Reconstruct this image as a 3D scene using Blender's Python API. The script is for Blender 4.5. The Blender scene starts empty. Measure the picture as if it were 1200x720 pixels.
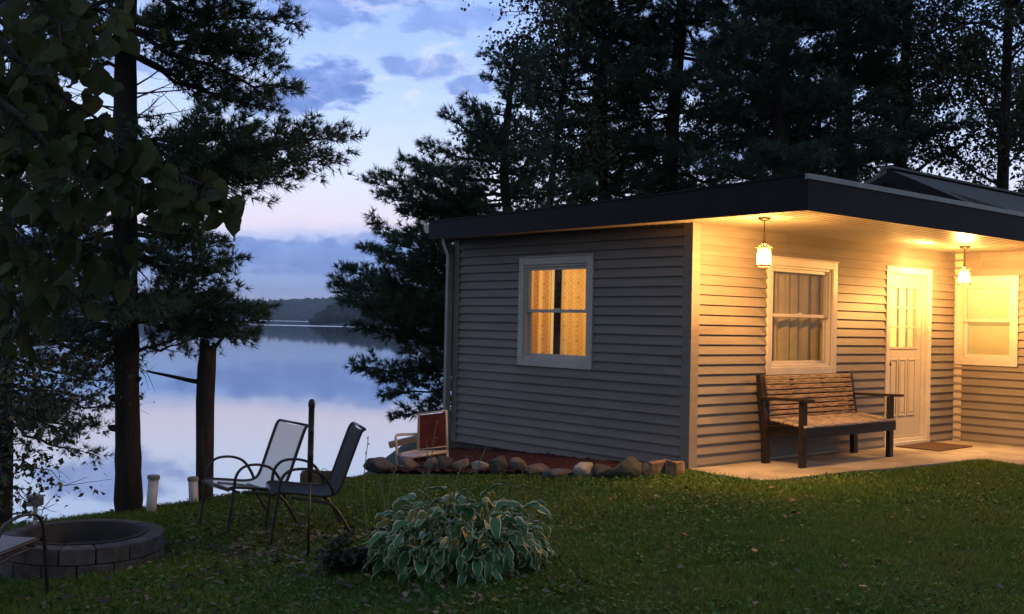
import bpy, math, random
import numpy as np
from mathutils import Vector, Matrix, Euler, noise as mnoise
random.seed(7)
sc = bpy.context.scene
COL = sc.collection
PI = math.pi

# ------------------------------------------------------------------ camera model
F, PITCH, ROLL = 1265.7, .0149, .0214
CZ = 1.4232
KX, KY, YAW = 1.8073, 10.8883, .707
c_, s_ = math.cos(PITCH), math.sin(PITCH)
cr, sr = math.cos(ROLL), math.sin(ROLL)
FW = np.array([0, c_, s_]); UU = np.array([0, -s_, c_]); XX = np.array([1., 0, 0])
RT = cr*XX + sr*UU; UP = -sr*XX + cr*UU
CAM = np.array([0, 0, CZ])
def ray(px, py): return FW + RT*(px-600)/F - UP*(py-360)/F
def at(px, py, Y):
    d = ray(px, py); return CAM + d*Y/d[1]
def on_z(px, py, z):
    d = ray(px, py); return CAM + d*(z-CZ)/d[2]
VD = np.array([math.cos(YAW), math.sin(YAW)]); UD = np.array([-math.sin(YAW), math.cos(YAW)])
def h2w(x, y): return np.array([KX, KY]) + x*VD + y*UD
def w2h(X, Y):
    dx, dy = X-KX, Y-KY
    return dx*VD[0]+dy*VD[1], dx*UD[0]+dy*UD[1]

# ------------------------------------------------------------------ terrain height
BANK = np.array([(-300, -80), (-60, -10), (-20, 3), (-10, 6.3), (-6, 8.3), (-3.9, 9.75), (-2.9, 10.5), (-1.5, 11.85),
                 (-.95, 13.4), (-1.1, 18), (-.8, 24), (2, 34), (12, 46), (40, 60), (120, 80), (400, 120)], float)
def bank_d(x, y):
    """signed distance past the bank edge (positive over the water)"""
    x = np.asarray(x, float); y = np.asarray(y, float)
    best = np.full(x.shape, 1e9); sg = np.ones(x.shape)
    for i in range(len(BANK)-1):
        a, b = BANK[i], BANK[i+1]; e = b-a
        t = np.clip(((x-a[0])*e[0]+(y-a[1])*e[1])/(e@e), 0, 1)
        qx, qy = x-(a[0]+t*e[0]), y-(a[1]+t*e[1])
        d = np.hypot(qx, qy); cr_ = e[0]*qy-e[1]*qx
        m = d < best-1e-9
        best = np.where(m, d, best); sg = np.where(m, np.where(cr_ > 0, 1., -1.), sg)
    return best*sg
def ground(x, y):
    x = np.asarray(x, float); y = np.asarray(y, float)
    z = -.035+.065*np.clip(x-1.8, -8, 0)
    z = z+.012*np.sin(x*1.7+y*.9)*np.cos(y*1.3-x*.4)
    d = np.maximum(bank_d(x, y)+.15, 0)
    return z-np.minimum(.75*d*d/(d+.45), 6.)
def gz(x, y): return float(ground(np.array([x]), np.array([y]))[0])
def on_ground(px, py):
    z = -.2
    for _ in range(30):
        p = on_z(px, py, z); z = .5*z+.5*gz(p[0], p[1])
    return np.array([p[0], p[1], gz(p[0], p[1])])

# ------------------------------------------------------------------ materials
def lin(r, g, b):
    f = lambda c: (c/255/12.92) if c/255 <= .04045 else ((c/255+.055)/1.055)**2.4
    return (f(r), f(g), f(b), 1)
class NT:
    def __init__(s, nt): s.nt = nt
    def n(s, t, **k):
        o = s.nt.nodes.new(t)
        for a, v in k.items(): setattr(o, a, v)
        return o
    def l(s, a, b): s.nt.links.new(a, b)
    def put(s, sock, v):
        if hasattr(v, 'is_output'): s.l(v, sock)
        else: sock.default_value = v
    def m(s, op, a, b=None, c=None, clamp=False):
        o = s.n('ShaderNodeMath', operation=op); o.use_clamp = clamp
        s.put(o.inputs[0], a)
        if b is not None: s.put(o.inputs[1], b)
        if c is not None: s.put(o.inputs[2], c)
        return o.outputs[0]
    def mix(s, f, a, b):
        o = s.n('ShaderNodeMix', data_type='RGBA')
        s.put(o.inputs[0], f); s.put(o.inputs[6], a); s.put(o.inputs[7], b)
        return o.outputs[2]
    def sstep(s, v, lo, hi):
        o = s.n('ShaderNodeMapRange', interpolation_type='SMOOTHSTEP')
        s.put(o.inputs[0], v); o.inputs[1].default_value = lo; o.inputs[2].default_value = hi
        return o.outputs[0]
    def noise(s, vec, scale, detail=4, rough=.55, dist=0):
        o = s.n('ShaderNodeTexNoise'); s.l(vec, o.inputs['Vector'])
        o.inputs['Scale'].default_value = scale; o.inputs['Detail'].default_value = detail
        o.inputs['Roughness'].default_value = rough; o.inputs['Distortion'].default_value = dist
        return o.outputs['Fac']
def c3(c): return (c[0], c[1], c[2], 1)
def mat(name, a, b=None, scale=6, rough=.6, bump=0, stretch=(1, 1, 1), island=0, spec=.5, metal=0, detail=5, trans=0, bscale=None, bdist=.01, sharp=(.35, .65)):
    m = bpy.data.materials.new(name); m.use_nodes = True
    t = NT(m.node_tree); t.nt.nodes.clear()
    out = t.n('ShaderNodeOutputMaterial'); p = t.n('ShaderNodeBsdfPrincipled')
    p.inputs['Roughness'].default_value = rough; p.inputs['Metallic'].default_value = metal
    p.inputs['Specular IOR Level'].default_value = spec
    tc = t.n('ShaderNodeTexCoord'); mp = t.n('ShaderNodeMapping'); mp.inputs['Scale'].default_value = stretch
    t.l(tc.outputs['Object'], mp.inputs[0])
    col = c3(a)
    if b is not None:
        col = t.mix(t.sstep(t.noise(mp.outputs[0], scale, detail), *sharp), c3(a), c3(b))
    if island:
        g = t.n('ShaderNodeNewGeometry')
        k = t.m('MULTIPLY_ADD', g.outputs['Random Per Island'], 2*island, 1-island)
        h = t.n('ShaderNodeHueSaturation'); t.put(h.inputs['Color'], col); t.l(k, h.inputs['Value'])
        t.put(h.inputs['Hue'], t.m('MULTIPLY_ADD', t.m('FRACT', t.m('MULTIPLY', g.outputs['Random Per Island'], 37.)), .05*min(1, island*2), .5-.025*min(1, island*2)))
        col = h.outputs[0]
    t.put(p.inputs['Base Color'], col)
    if bump:
        bn = t.n('ShaderNodeBump'); bn.inputs['Strength'].default_value = bump; bn.inputs['Distance'].default_value = bdist
        t.l(t.noise(mp.outputs[0], bscale or scale*3, 6), bn.inputs['Height']); t.l(bn.outputs[0], p.inputs['Normal'])
    if trans:
        tr = t.n('ShaderNodeBsdfTranslucent'); t.put(tr.inputs[0], col)
        mx = t.n('ShaderNodeMixShader'); mx.inputs[0].default_value = trans
        t.l(p.outputs[0], mx.inputs[1]); t.l(tr.outputs[0], mx.inputs[2]); t.l(mx.outputs[0], out.inputs[0])
    else: t.l(p.outputs[0], out.inputs[0])
    return m
M = {}
M['siding'] = mat('vinyl_siding', (.235, .212, .19), (.202, .182, .164), 1.5, .5, .06, (1, 1, 8), spec=.35, bscale=30, island=.07)
M['trim'] = mat('painted_trim', (.62, .60, .56), (.55, .53, .49), 3, .42, .04)
M['fascia'] = mat('dark_fascia', (.013, .013, .017), (.009, .009, .013), 4, .6, .05, spec=.2)
M['drip'] = mat('drip_edge_metal', (.3, .33, .33), (.22, .25, .25), 8, .4)
M['soffit'] = mat('soffit_vinyl', (.22, .2, .165), (.19, .175, .145), 2, .34, .03, spec=.5)
M['shingle'] = mat('roof_shingle', (.12, .135, .14), (.19, .205, .21), 18, .85, .6, (3, 12, 12), bdist=.02)
M['found'] = mat('foundation_block', (.16, .15, .14), (.1, .095, .09), 5, .9, .5)
M['room'] = mat('room_paint', (.62, .54, .38), (.6, .52, .36), 2, .8)
M['dark_wood'] = mat('dark_stained_wood', (.028, .018, .013), (.014, .01, .008), 9, .5, .3, (1, 6, 6), spec=.35)
M['slat_wood'] = mat('worn_slat_wood', (.44, .3, .165), (.13, .07, .034), 7, .45, .35, (1.2, 9, 9), island=.3, spec=.5)
M['slat_worn'] = mat('peeling_seat_wood', (.72, .61, .43), (.36, .23, .12), 6, .4, .35, (1.5, 8, 8), island=.25, spec=.55)
M['arm_wood'] = mat('reddish_arm_wood', (.16, .07, .035), (.09, .04, .02), 6, .5, .3, (6, 6, 1))
M['concrete'] = mat('patio_concrete', (.43, .39, .34), (.25, .22, .19), 1.7, .85, .4, bscale=40)
M['mat'] = mat('coir_mat', (.11, .06, .032), (.055, .03, .018), 60, .95, .8, bscale=160)
M['black_metal'] = mat('black_metal', (.02, .018, .016), (.03, .026, .022), 20, .45, .05)
M['bronze'] = mat('lantern_bronze', (.09, .05, .025), (.05, .028, .015), 20, .4, .1, metal=.6)
M['chair_tube'] = mat('chair_tube_paint', (.022, .02, .019), (.03, .027, .025), 12, .38, .04)
M['sling'] = mat('sling_mesh', (.42, .4, .4), (.36, .345, .345), 120, .7, .3, trans=.6)
M['sling_dark'] = mat('sling_mesh_brown', (.045, .045, .045), (.035, .035, .036), 120, .7, .3, trans=.15)
M['white_tube'] = mat('white_enamel_tube', (.62, .6, .58), (.5, .46, .42), 10, .4)
M['sling_grey'] = mat('grey_sling', (.34, .33, .33), (.27, .265, .27), 120, .7, .3)
M['red_sling'] = mat('red_sling', (.13, .018, .015), (.07, .011, .01), 7, .6, .3, trans=.15)
M['pvc'] = mat('white_pipe', (.66, .66, .64), (.5, .5, .47), 7, .45)
M['pvc_cap'] = mat('pipe_cap', (.3, .29, .26), (.2, .19, .17), 7, .6)
M['mulch'] = mat('red_mulch', (.075, .012, .011), (.03, .006, .006), 30, .95, .9, bscale=60, bdist=.03)
M['block'] = mat('retaining_block', (.12, .103, .1), (.07, .06, .058), 12, .92, .6, island=.18, bscale=50)
M['ring_metal'] = mat('burnt_steel', (.028, .024, .024), (.016, .014, .014), 10, .75, .3)
M['ash'] = mat('ash_bed', (.05, .045, .04), (.02, .018, .017), 14, .95, .9, bdist=.04)
M['char'] = mat('charred_log', (.06, .045, .035), (.015, .012, .01), 14, .9, .6)
M['box_wood'] = mat('grey_weathered_box', (.1, .085, .07), (.06, .05, .042), 8, .85, .4, (1, 1, 6))
M['stump'] = mat('cut_wood_face', (.28, .19, .12), (.16, .1, .06), 14, .85, .4)
M['bark_dark'] = mat('pine_bark', (.032, .027, .024), (.014, .012, .011), 9, .95, 1.0, (1, 1, .25), bscale=14, bdist=.05)
M['bark_grey'] = mat('grey_bark', (.045, .039, .034), (.02, .017, .015), 10, .95, 1.0, (1, 1, .2), bscale=16, bdist=.04)
M['needle'] = mat('pine_needles', (.05, .11, .06), (.036, .078, .045), 1.2, .55, island=.45, trans=.18)
M['needle_b'] = mat('spruce_needles', (.055, .12, .07), (.04, .085, .055), 1.2, .55, island=.45, trans=.15)
M['hem'] = mat('hemlock_needles', (.045, .095, .06), (.032, .07, .045), 1.2, .6, island=.4)
M['leaf_dark'] = mat('small_tree_leaves', (.035, .06, .025), (.05, .07, .025), 1.5, .5, island=.4, trans=.25)
M['leaf_big'] = mat('overhanging_leaves', (.04, .062, .02), (.075, .07, .017), 7, .6, .5, island=.45, trans=.3, spec=.25, bscale=30, sharp=(.5, .75))
M['blade'] = mat('grass_blades', (.078, .18, .018), (.13, .2, .024), .9, .55, island=.5, trans=.3)
M['clover'] = mat('clover_leaves', (.075, .165, .04), (.1, .17, .045), 1.4, .75, island=.6, trans=.25, spec=.2)
M['litter'] = mat('fallen_leaves', (.15, .115, .07), (.07, .05, .032), 4, .7, island=.85)
M['stalk'] = mat('dry_stalk', (.24, .22, .11), (.15, .14, .07), 6, .7)
M['weed'] = mat('weed_leaves', (.05, .062, .035), (.03, .04, .026), 3, .6, island=.5, trans=.2)
M['woods'] = mat('far_woods', (.03, .042, .03), (.02, .03, .024), .02, .9, island=.3)
M['drape_dark'] = mat('dark_drape', (.018, .01, .008), (.012, .008, .006), 5, .9)
M['sheer'] = mat('sheer_curtain', (.5, .43, .33), (.44, .37, .28), 6, .85, trans=.25)
M['blind'] = mat('white_blind', (.72, .68, .55), (.7, .66, .52), 3, .5, trans=.5)
M['lace'] = mat('door_curtain', (.72, .68, .5), (.66, .62, .45), 9, .8, trans=.5)
M['door'] = mat('door_paint', (.52, .48, .42), (.48, .44, .385), 2, .4, .03)
ROCKC = {'grey': ((.17, .165, .155), (.09, .088, .085)), 'light': ((.46, .45, .43), (.24, .235, .225)), 'dark': ((.07, .07, .072), (.035, .036, .038)),
         'green': ((.085, .09, .075), (.045, .05, .042)), 'red': ((.19, .15, .14), (.1, .08, .075)), 'blue': ((.1, .115, .13), (.055, .06, .07)), 'tan': ((.2, .175, .15), (.11, .095, .08))}
for k, (a, b) in ROCKC.items(): M['rock_'+k] = mat('fieldstone_'+k, a, b, 9, .85, .7, bscale=18, bdist=.03)

def mesh_sling():
    m = bpy.data.materials.new('open_weave_sling'); m.use_nodes = True
    t = NT(m.node_tree); t.nt.nodes.clear()
    out = t.n('ShaderNodeOutputMaterial'); tr = t.n('ShaderNodeBsdfTransparent'); di = t.n('ShaderNodeBsdfDiffuse'); di.inputs[0].default_value = (.3, .29, .29, 1)
    mx = t.n('ShaderNodeMixShader'); mx.inputs[0].default_value = .6; t.l(tr.outputs[0], mx.inputs[1]); t.l(di.outputs[0], mx.inputs[2]); t.l(mx.outputs[0], out.inputs[0]); return m
M['sling'] = mesh_sling()
def glass_mat():
    m = bpy.data.materials.new('window_glass'); m.use_nodes = True
    t = NT(m.node_tree); t.nt.nodes.clear()
    out = t.n('ShaderNodeOutputMaterial'); tr = t.n('ShaderNodeBsdfTransparent'); tr.inputs[0].default_value = (.95, .96, .95, 1)
    gl = t.n('ShaderNodeBsdfGlossy'); gl.inputs['Roughness'].default_value = .02
    fr = t.n('ShaderNodeLayerWeight'); fr.inputs[0].default_value = .5
    mx = t.n('ShaderNodeMixShader'); t.l(t.m('MULTIPLY_ADD', t.m('POWER', fr.outputs['Facing'], 5.), .8, .025), mx.inputs[0]); t.l(tr.outputs[0], mx.inputs[1]); t.l(gl.outputs[0], mx.inputs[2])
    t.l(mx.outputs[0], out.inputs[0]); return m
M['glass'] = glass_mat()
def bulb_mat():
    m = bpy.data.materials.new('glowing_bulb'); m.use_nodes = True
    t = NT(m.node_tree); t.nt.nodes.clear()
    out = t.n('ShaderNodeOutputMaterial'); tr = t.n('ShaderNodeBsdfTransparent'); em = t.n('ShaderNodeEmission')
    em.inputs[0].default_value = (1, .66, .26, 1); em.inputs[1].default_value = 9
    ad = t.n('ShaderNodeAddShader'); t.l(tr.outputs[0], ad.inputs[0]); t.l(em.outputs[0], ad.inputs[1]); t.l(ad.outputs[0], out.inputs[0]); return m
M['bulb'] = bulb_mat()
def lantern_glass():
    m = bpy.data.materials.new('seeded_lantern_glass'); m.use_nodes = True
    t = NT(m.node_tree); t.nt.nodes.clear()
    out = t.n('ShaderNodeOutputMaterial'); tr = t.n('ShaderNodeBsdfTransparent'); tr.inputs[0].default_value = (1, .93, .8, 1)
    tl = t.n('ShaderNodeBsdfTranslucent'); tl.inputs[0].default_value = (.9, .8, .6, 1)
    mx = t.n('ShaderNodeMixShader'); mx.inputs[0].default_value = .025
    t.l(tr.outputs[0], mx.inputs[1]); t.l(tl.outputs[0], mx.inputs[2]); t.l(mx.outputs[0], out.inputs[0]); return m
M['lglass'] = lantern_glass()
def curtain_mat():
    m = bpy.data.materials.new('gold_damask_curtain'); m.use_nodes = True
    t = NT(m.node_tree); t.nt.nodes.clear()
    out = t.n('ShaderNodeOutputMaterial'); tc = t.n('ShaderNodeTexCoord'); sp = t.n('ShaderNodeSeparateXYZ'); t.l(tc.outputs['UV'], sp.inputs[0])
    fx = t.m('ABSOLUTE', t.m('SUBTRACT', t.m('FRACT', t.m('MULTIPLY', sp.outputs[0], 1/.125)), .5))
    fz = t.m('ABSOLUTE', t.m('SUBTRACT', t.m('FRACT', t.m('MULTIPLY', sp.outputs[1], 1/.165)), .5))
    d = t.m('ADD', fx, fz)
    ring = t.sstep(t.m('SINE', t.m('MULTIPLY', d, 21.)), .1, .6)
    core = t.sstep(d, .17, .12)
    pat = t.m('MAXIMUM', t.m('MULTIPLY', ring, .55), core)
    nz = t.noise(tc.outputs['UV'], 9, 2)
    col = t.mix(t.m('MULTIPLY', pat, t.m('MULTIPLY_ADD', nz, .5, .45)), (.7, .47, .2, 1), (.42, .23, .08, 1))
    di = t.n('ShaderNodeBsdfDiffuse'); tr = t.n('ShaderNodeBsdfTranslucent'); t.l(col, di.inputs[0]); t.l(col, tr.inputs[0])
    mx = t.n('ShaderNodeMixShader'); mx.inputs[0].default_value = .6
    t.l(di.outputs[0], mx.inputs[1]); t.l(tr.outputs[0], mx.inputs[2]); t.l(mx.outputs[0], out.inputs[0]); return m
M['curtain'] = curtain_mat()
def hosta_mat():
    m = bpy.data.materials.new('hosta_leaf'); m.use_nodes = True
    t = NT(m.node_tree); t.nt.nodes.clear()
    out = t.n('ShaderNodeOutputMaterial'); uv = t.n('ShaderNodeTexCoord'); sp = t.n('ShaderNodeSeparateXYZ'); t.l(uv.outputs['UV'], sp.inputs[0])
    g = t.n('ShaderNodeNewGeometry'); rnd = g.outputs['Random Per Island']
    e = t.m('ADD', sp.outputs[0], t.m('MULTIPLY_ADD', t.noise(uv.outputs['Object'], 40, 3), .3, -.15))
    edge = t.sstep(e, .8, .88)
    gr = t.mix(rnd, (.05, .18, .075, 1), (.13, .29, .12, 1))
    yel = t.sstep(t.m('FRACT', t.m('MULTIPLY', rnd, 13.7)), .93, .95)
    gr = t.mix(yel, gr, (.2, .2, .03, 1))
    col = t.mix(edge, gr, (.78, .78, .55, 1))
    p = t.n('ShaderNodeBsdfPrincipled'); p.inputs['Roughness'].default_value = .42; t.l(col, p.inputs['Base Color'])
    w = t.n('ShaderNodeTexWave'); w.inputs['Scale'].default_value = 3.2; t.l(uv.outputs['UV'], w.inputs['Vector'])
    bn = t.n('ShaderNodeBump'); bn.inputs['Strength'].default_value = .35; bn.inputs['Distance'].default_value = .006
    t.l(w.outputs[1], bn.inputs['Height']); t.l(bn.outputs[0], p.inputs['Normal'])
    tr = t.n('ShaderNodeBsdfTranslucent'); t.l(col, tr.inputs[0]); mx = t.n('ShaderNodeMixShader'); mx.inputs[0].default_value = .2
    t.l(p.outputs[0], mx.inputs[1]); t.l(tr.outputs[0], mx.inputs[2]); t.l(mx.outputs[0], out.inputs[0]); return m
M['hosta'] = hosta_mat()
def ground_mat():
    m = bpy.data.materials.new('lawn_soil'); m.use_nodes = True
    t = NT(m.node_tree); t.nt.nodes.clear()
    out = t.n('ShaderNodeOutputMaterial'); tc = t.n('ShaderNodeTexCoord'); p = t.n('ShaderNodeBsdfPrincipled'); p.inputs['Roughness'].default_value = .95
    a = t.sstep(t.noise(tc.outputs['Object'], 1.1, 5), .35, .65); b = t.sstep(t.noise(tc.outputs['Object'], 28, 5), .4, .6)
    col = t.mix(a, t.mix(b, (.02, .045, .01, 1), (.035, .06, .014, 1)), t.mix(b, (.03, .026, .014, 1), (.04, .045, .016, 1)))
    t.l(col, p.inputs['Base Color'])
    bn = t.n('ShaderNodeBump'); bn.inputs['Strength'].default_value = .8; bn.inputs['Distance'].default_value = .03
    t.l(t.noise(tc.outputs['Object'], 40, 6), bn.inputs['Height']); t.l(bn.outputs[0], p.inputs['Normal'])
    t.l(p.outputs[0], out.inputs[0]); return m
M['soil'] = ground_mat()
def water_mat():
    m = bpy.data.materials.new('lake_water'); m.use_nodes = True
    t = NT(m.node_tree); t.nt.nodes.clear()
    out = t.n('ShaderNodeOutputMaterial'); tc = t.n('ShaderNodeTexCoord'); sp = t.n('ShaderNodeSeparateXYZ'); t.l(tc.outputs['Object'], sp.inputs[0])
    mp = t.n('ShaderNodeMapping'); mp.inputs['Scale'].default_value = (.35, 1, 1); t.l(tc.outputs['Object'], mp.inputs[0])
    y = t.m('ADD', sp.outputs[1], t.m('MULTIPLY', t.noise(mp.outputs[0], .004, 3), 260.))
    band = lambda lo, hi: t.m('MULTIPLY', t.sstep(y, lo, lo+25), t.sstep(y, hi+25, hi))
    streak = t.m('MAXIMUM', band(1500, 1900), band(700, 760))
    gl = t.n('ShaderNodeBsdfGlossy'); gl.inputs[0].default_value = (.92, .96, 1, 1)
    t.l(t.m('MULTIPLY_ADD', streak, .16, .03), gl.inputs['Roughness'])
    bn = t.n('ShaderNodeBump'); bn.inputs['Distance'].default_value = .02; bn.inputs['Strength'].default_value = .05
    t.l(t.noise(mp.outputs[0], .8, 3), bn.inputs['Height']); t.l(bn.outputs[0], gl.inputs['Normal'])
    di = t.n('ShaderNodeBsdfDiffuse'); di.inputs[0].default_value = (.01, .018, .024, 1)
    lw = t.n('ShaderNodeFresnel'); lw.inputs[0].default_value = 4.0
    mx = t.n('ShaderNodeMixShader'); t.l(t.m('MULTIPLY_ADD', lw.outputs[0], .35, .54, True), mx.inputs[0])
    t.l(di.outputs[0], mx.inputs[1]); t.l(gl.outputs[0], mx.inputs[2]); t.l(mx.outputs[0], out.inputs[0]); return m
M['water'] = water_mat()

# ------------------------------------------------------------------ mesh helpers
def mesh_np(name, V, sizes, idx, m, parent=None, smooth=False, uv=None, loc=None):
    V = np.asarray(V, np.float32).reshape(-1, 3); idx = np.asarray(idx, np.int32).ravel(); sizes = np.asarray(sizes, np.int32)
    me = bpy.data.meshes.new(name)
    me.vertices.add(len(V)); me.vertices.foreach_set('co', V.ravel())
    me.loops.add(len(idx)); me.loops.foreach_set('vertex_index', idx)
    me.polygons.add(len(sizes)); st = np.zeros(len(sizes), np.int32); st[1:] = np.cumsum(sizes)[:-1]
    me.polygons.foreach_set('loop_start', st); me.polygons.foreach_set('loop_total', sizes)
    if smooth: me.polygons.foreach_set('use_smooth', np.ones(len(sizes), bool))
    if uv is not None:
        l = me.uv_layers.new(name='UVMap'); l.data.foreach_set('uv', np.asarray(uv, np.float32).reshape(-1, 2)[idx].ravel())
    me.update(calc_edges=True); me.materials.append(m)
    o = bpy.data.objects.new(name, me); COL.objects.link(o)
    if parent: o.parent = parent
    if loc is not None: o.location = loc
    return o
class MB:
    def __init__(s): s.v = []; s.f = []; s.uv = []
    def add(s, vs, fs):
        b = len(s.v); s.v += [tuple(map(float, v)) for v in vs]; s.f += [tuple(b+i for i in f) for f in fs]
    def box(s, lo, hi, mp=None):
        x0, y0, z0 = lo; x1, y1, z1 = hi
        vs = [(x0, y0, z0), (x1, y0, z0), (x1, y1, z0), (x0, y1, z0), (x0, y0, z1), (x1, y0, z1), (x1, y1, z1), (x0, y1, z1)]
        if mp: vs = [mp(*v) for v in vs]
        s.add(vs, [(0, 3, 2, 1), (4, 5, 6, 7), (0, 1, 5, 4), (1, 2, 6, 5), (2, 3, 7, 6), (3, 0, 4, 7)])
    def beam(s, a, b, w, h, up=(0, 0, 1)):
        a, b = Vector(a), Vector(b); d = (b-a).normalized(); sd = d.cross(Vector(up)).normalized(); u = sd.cross(d).normalized()
        vs = []
        for q in (a, b):
            for i, j in ((-1, -1), (1, -1), (1, 1), (-1, 1)): vs.append(q+sd*w/2*i+u*h/2*j)
        s.add(vs, [(0, 1, 2, 3), (7, 6, 5, 4), (0, 4, 5, 1), (1, 5, 6, 2), (2, 6, 7, 3), (3, 7, 4, 0)])
    def tube(s, pts, r, n=8, cap=True):
        pts = [Vector(p) for p in pts]; rs = r if hasattr(r, '__len__') else [r]*len(pts)
        b = len(s.v); ref = None
        for i, p in enumerate(pts):
            t = (pts[min(i+1, len(pts)-1)]-pts[max(i-1, 0)]).normalized()
            if ref is None: ref = t.orthogonal().normalized()
            else:
                ref = ref-t*ref.dot(t)
                ref = ref.normalized() if ref.length > 1e-6 else t.orthogonal().normalized()
            q = t.cross(ref)
            for k in range(n):
                a = 2*PI*k/n; s.v.append(tuple(p+(ref*math.cos(a)+q*math.sin(a))*rs[i]))
        for i in range(len(pts)-1):
            for k in range(n):
                k2 = (k+1) % n; s.f.append((b+i*n+k, b+i*n+k2, b+(i+1)*n+k2, b+(i+1)*n+k))
        if cap:
            s.f.append(tuple(b+k for k in range(n))[::-1]); s.f.append(tuple(b+(len(pts)-1)*n+k for k in range(n)))
    def lathe(s, prof, c=(0, 0, 0), n=24, close=False):
        b = len(s.v)
        for r, z in prof:
            for k in range(n):
                a = 2*PI*k/n; s.v.append((c[0]+r*math.cos(a), c[1]+r*math.sin(a), c[2]+z))
        m = len(prof)
        for i in range(m if close else m-1):
            j = (i+1) % m
            for k in range(n):
                k2 = (k+1) % n; s.f.append((b+i*n+k, b+i*n+k2, b+j*n+k2, b+j*n+k))
    def prism(s, poly, z0, z1, mp=None):
        n = len(poly); vs = [(x, y, z0) for x, y in poly]+[(x, y, z1) for x, y in poly]
        if mp: vs = [mp(*v) for v in vs]
        s.add(vs, [tuple(range(n))[::-1], tuple(range(n, 2*n))]+[(i, (i+1) % n, n+(i+1) % n, n+i) for i in range(n)])
    def build(s, name, m, parent=None, smooth=False, bevel=0, loc=None):
        me = bpy.data.meshes.new(name); me.from_pydata(s.v, [], s.f); me.update(); me.materials.append(m)
        if smooth:
            for p in me.polygons: p.use_smooth = True
        o = bpy.data.objects.new(name, me); COL.objects.link(o)
        if parent: o.parent = parent
        if loc is not None: o.location = loc
        if bevel:
            b = o.modifiers.new('b', 'BEVEL'); b.width = bevel; b.segments = 2; b.limit_method = 'ANGLE'
        return o
def thing(name, label, cat, loc=(0, 0, 0), rz=0, group=None):
    o = bpy.data.objects.new(name, None); COL.objects.link(o); o.location = tuple(map(float, loc)); o.rotation_euler = (0, 0, rz)
    tag(o, label, cat, group); o.empty_display_size = .2
    return o
def tag(o, label, cat, group=None, kind=None):
    if label: o['label'] = label
    if cat: o['category'] = cat
    if group: o['group'] = group
    if kind: o['kind'] = kind
    return o
def arc(c, r, a0, a1, n, ax=(1, 0, 0), ay=(0, 0, 1)):
    c, ax, ay = Vector(c), Vector(ax), Vector(ay)
    return [c+ax*r*math.cos(a0+(a1-a0)*i/n)+ay*r*math.sin(a0+(a1-a0)*i/n) for i in range(n+1)]
def smoothpath(P, n=6):
    P = [Vector(p) for p in P]; out = []
    for i in range(len(P)-1):
        p0, p1, p2, p3 = P[max(i-1, 0)], P[i], P[i+1], P[min(i+2, len(P)-1)]
        for k in range(n):
            t = k/n; out.append(.5*((2*p1)+(p2-p0)*t+(2*p0-5*p1+4*p2-p3)*t*t+(3*p1-p0-3*p2+p3)*t**3))
    out.append(P[-1]); return out

# ================================================================== HOUSE
house = thing('lake_cottage', 'low lake cottage with lap siding, dark flat porch roof and glowing windows', 'house', (KX, KY, 0), YAW)
WG, LF, HS = 3.886, 5.351, 2.4756
mG = lambda s, n, z: (-n, s, z)            # gable wall, outward normal -x
mF = lambda s, n, z: (s, -n, z)            # front wall, outward normal -y
mE = lambda s, n, z: (LF-n, -s, z)         # wall of the wing, outward normal -x
WING = 1.27
OPG = [(1.385, 2.631, .9246, 2.197)]
OPF = [(1.2307, 2.557, .92, 2.202), (3.639, 4.719, .02, 2.2265)]
OPE = [(.03, .865, 1.0034, 2.1503)]
def siding(mb, mp, s0, s1, z0, z1, ops, h=.1016, n0=.001, n1=.027):
    k = 0; z = z0
    while z < z1-1e-4:
        za, zb = z, min(z+h, z1)
        cuts = sorted({za, zb} | {q for o in ops for q in (o[2], o[3]) if za < q < zb})
        for a, b in zip(cuts[:-1], cuts[1:]):
            na = n1+(n0-n1)*(a-za)/h; nb = n1+(n0-n1)*(b-za)/h
            spans = [(s0, s1)]
            for o in ops:
                if o[2] < (a+b)/2 < o[3]:
                    spans = [q for p, r in spans for q in (((p, min(r, o[0])), (max(p, o[1]), r)) if o[0] < r and o[1] > p else ((p, r),)) if q[1]-q[0] > 1e-4]
            cut = s0+(s1-s0)*((k//2*.37+.21) % 1); sp2 = []
            for p, r in spans: sp2 += [(p, cut-.0008), (cut+.0008, r)] if p+.1 < cut < r-.1 else [(p, r)]
            for p, r in sp2:
                mb.add([mp(p, na, a), mp(r, na, a), mp(r, nb, b), mp(p, nb, b)], [(0, 1, 2, 3)])
                if a == za: mb.add([mp(p, -.004, a), mp(r, -.004, a), mp(r, na, a), mp(p, na, a)], [(0, 1, 2, 3)])
                else: pass
        z = zb; k += 1
def wallpanel(mb, mp, s0, s1, z0, z1, n0, n1, ops):
    ss = sorted({s0, s1} | {q for o in ops for q in o[:2]}); zs = sorted({z0, z1} | {q for o in ops for q in o[2:]})
    for a, b in zip(ss[:-1], ss[1:]):
        for c, d in zip(zs[:-1], zs[1:]):
            if any(o[0] <= a+1e-6 and b <= o[1]+1e-6 and o[2] <= c+1e-6 and d <= o[3]+1e-6 for o in ops): continue
            mb.box((a, n0, c), (b, n1, d), mp)
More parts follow.
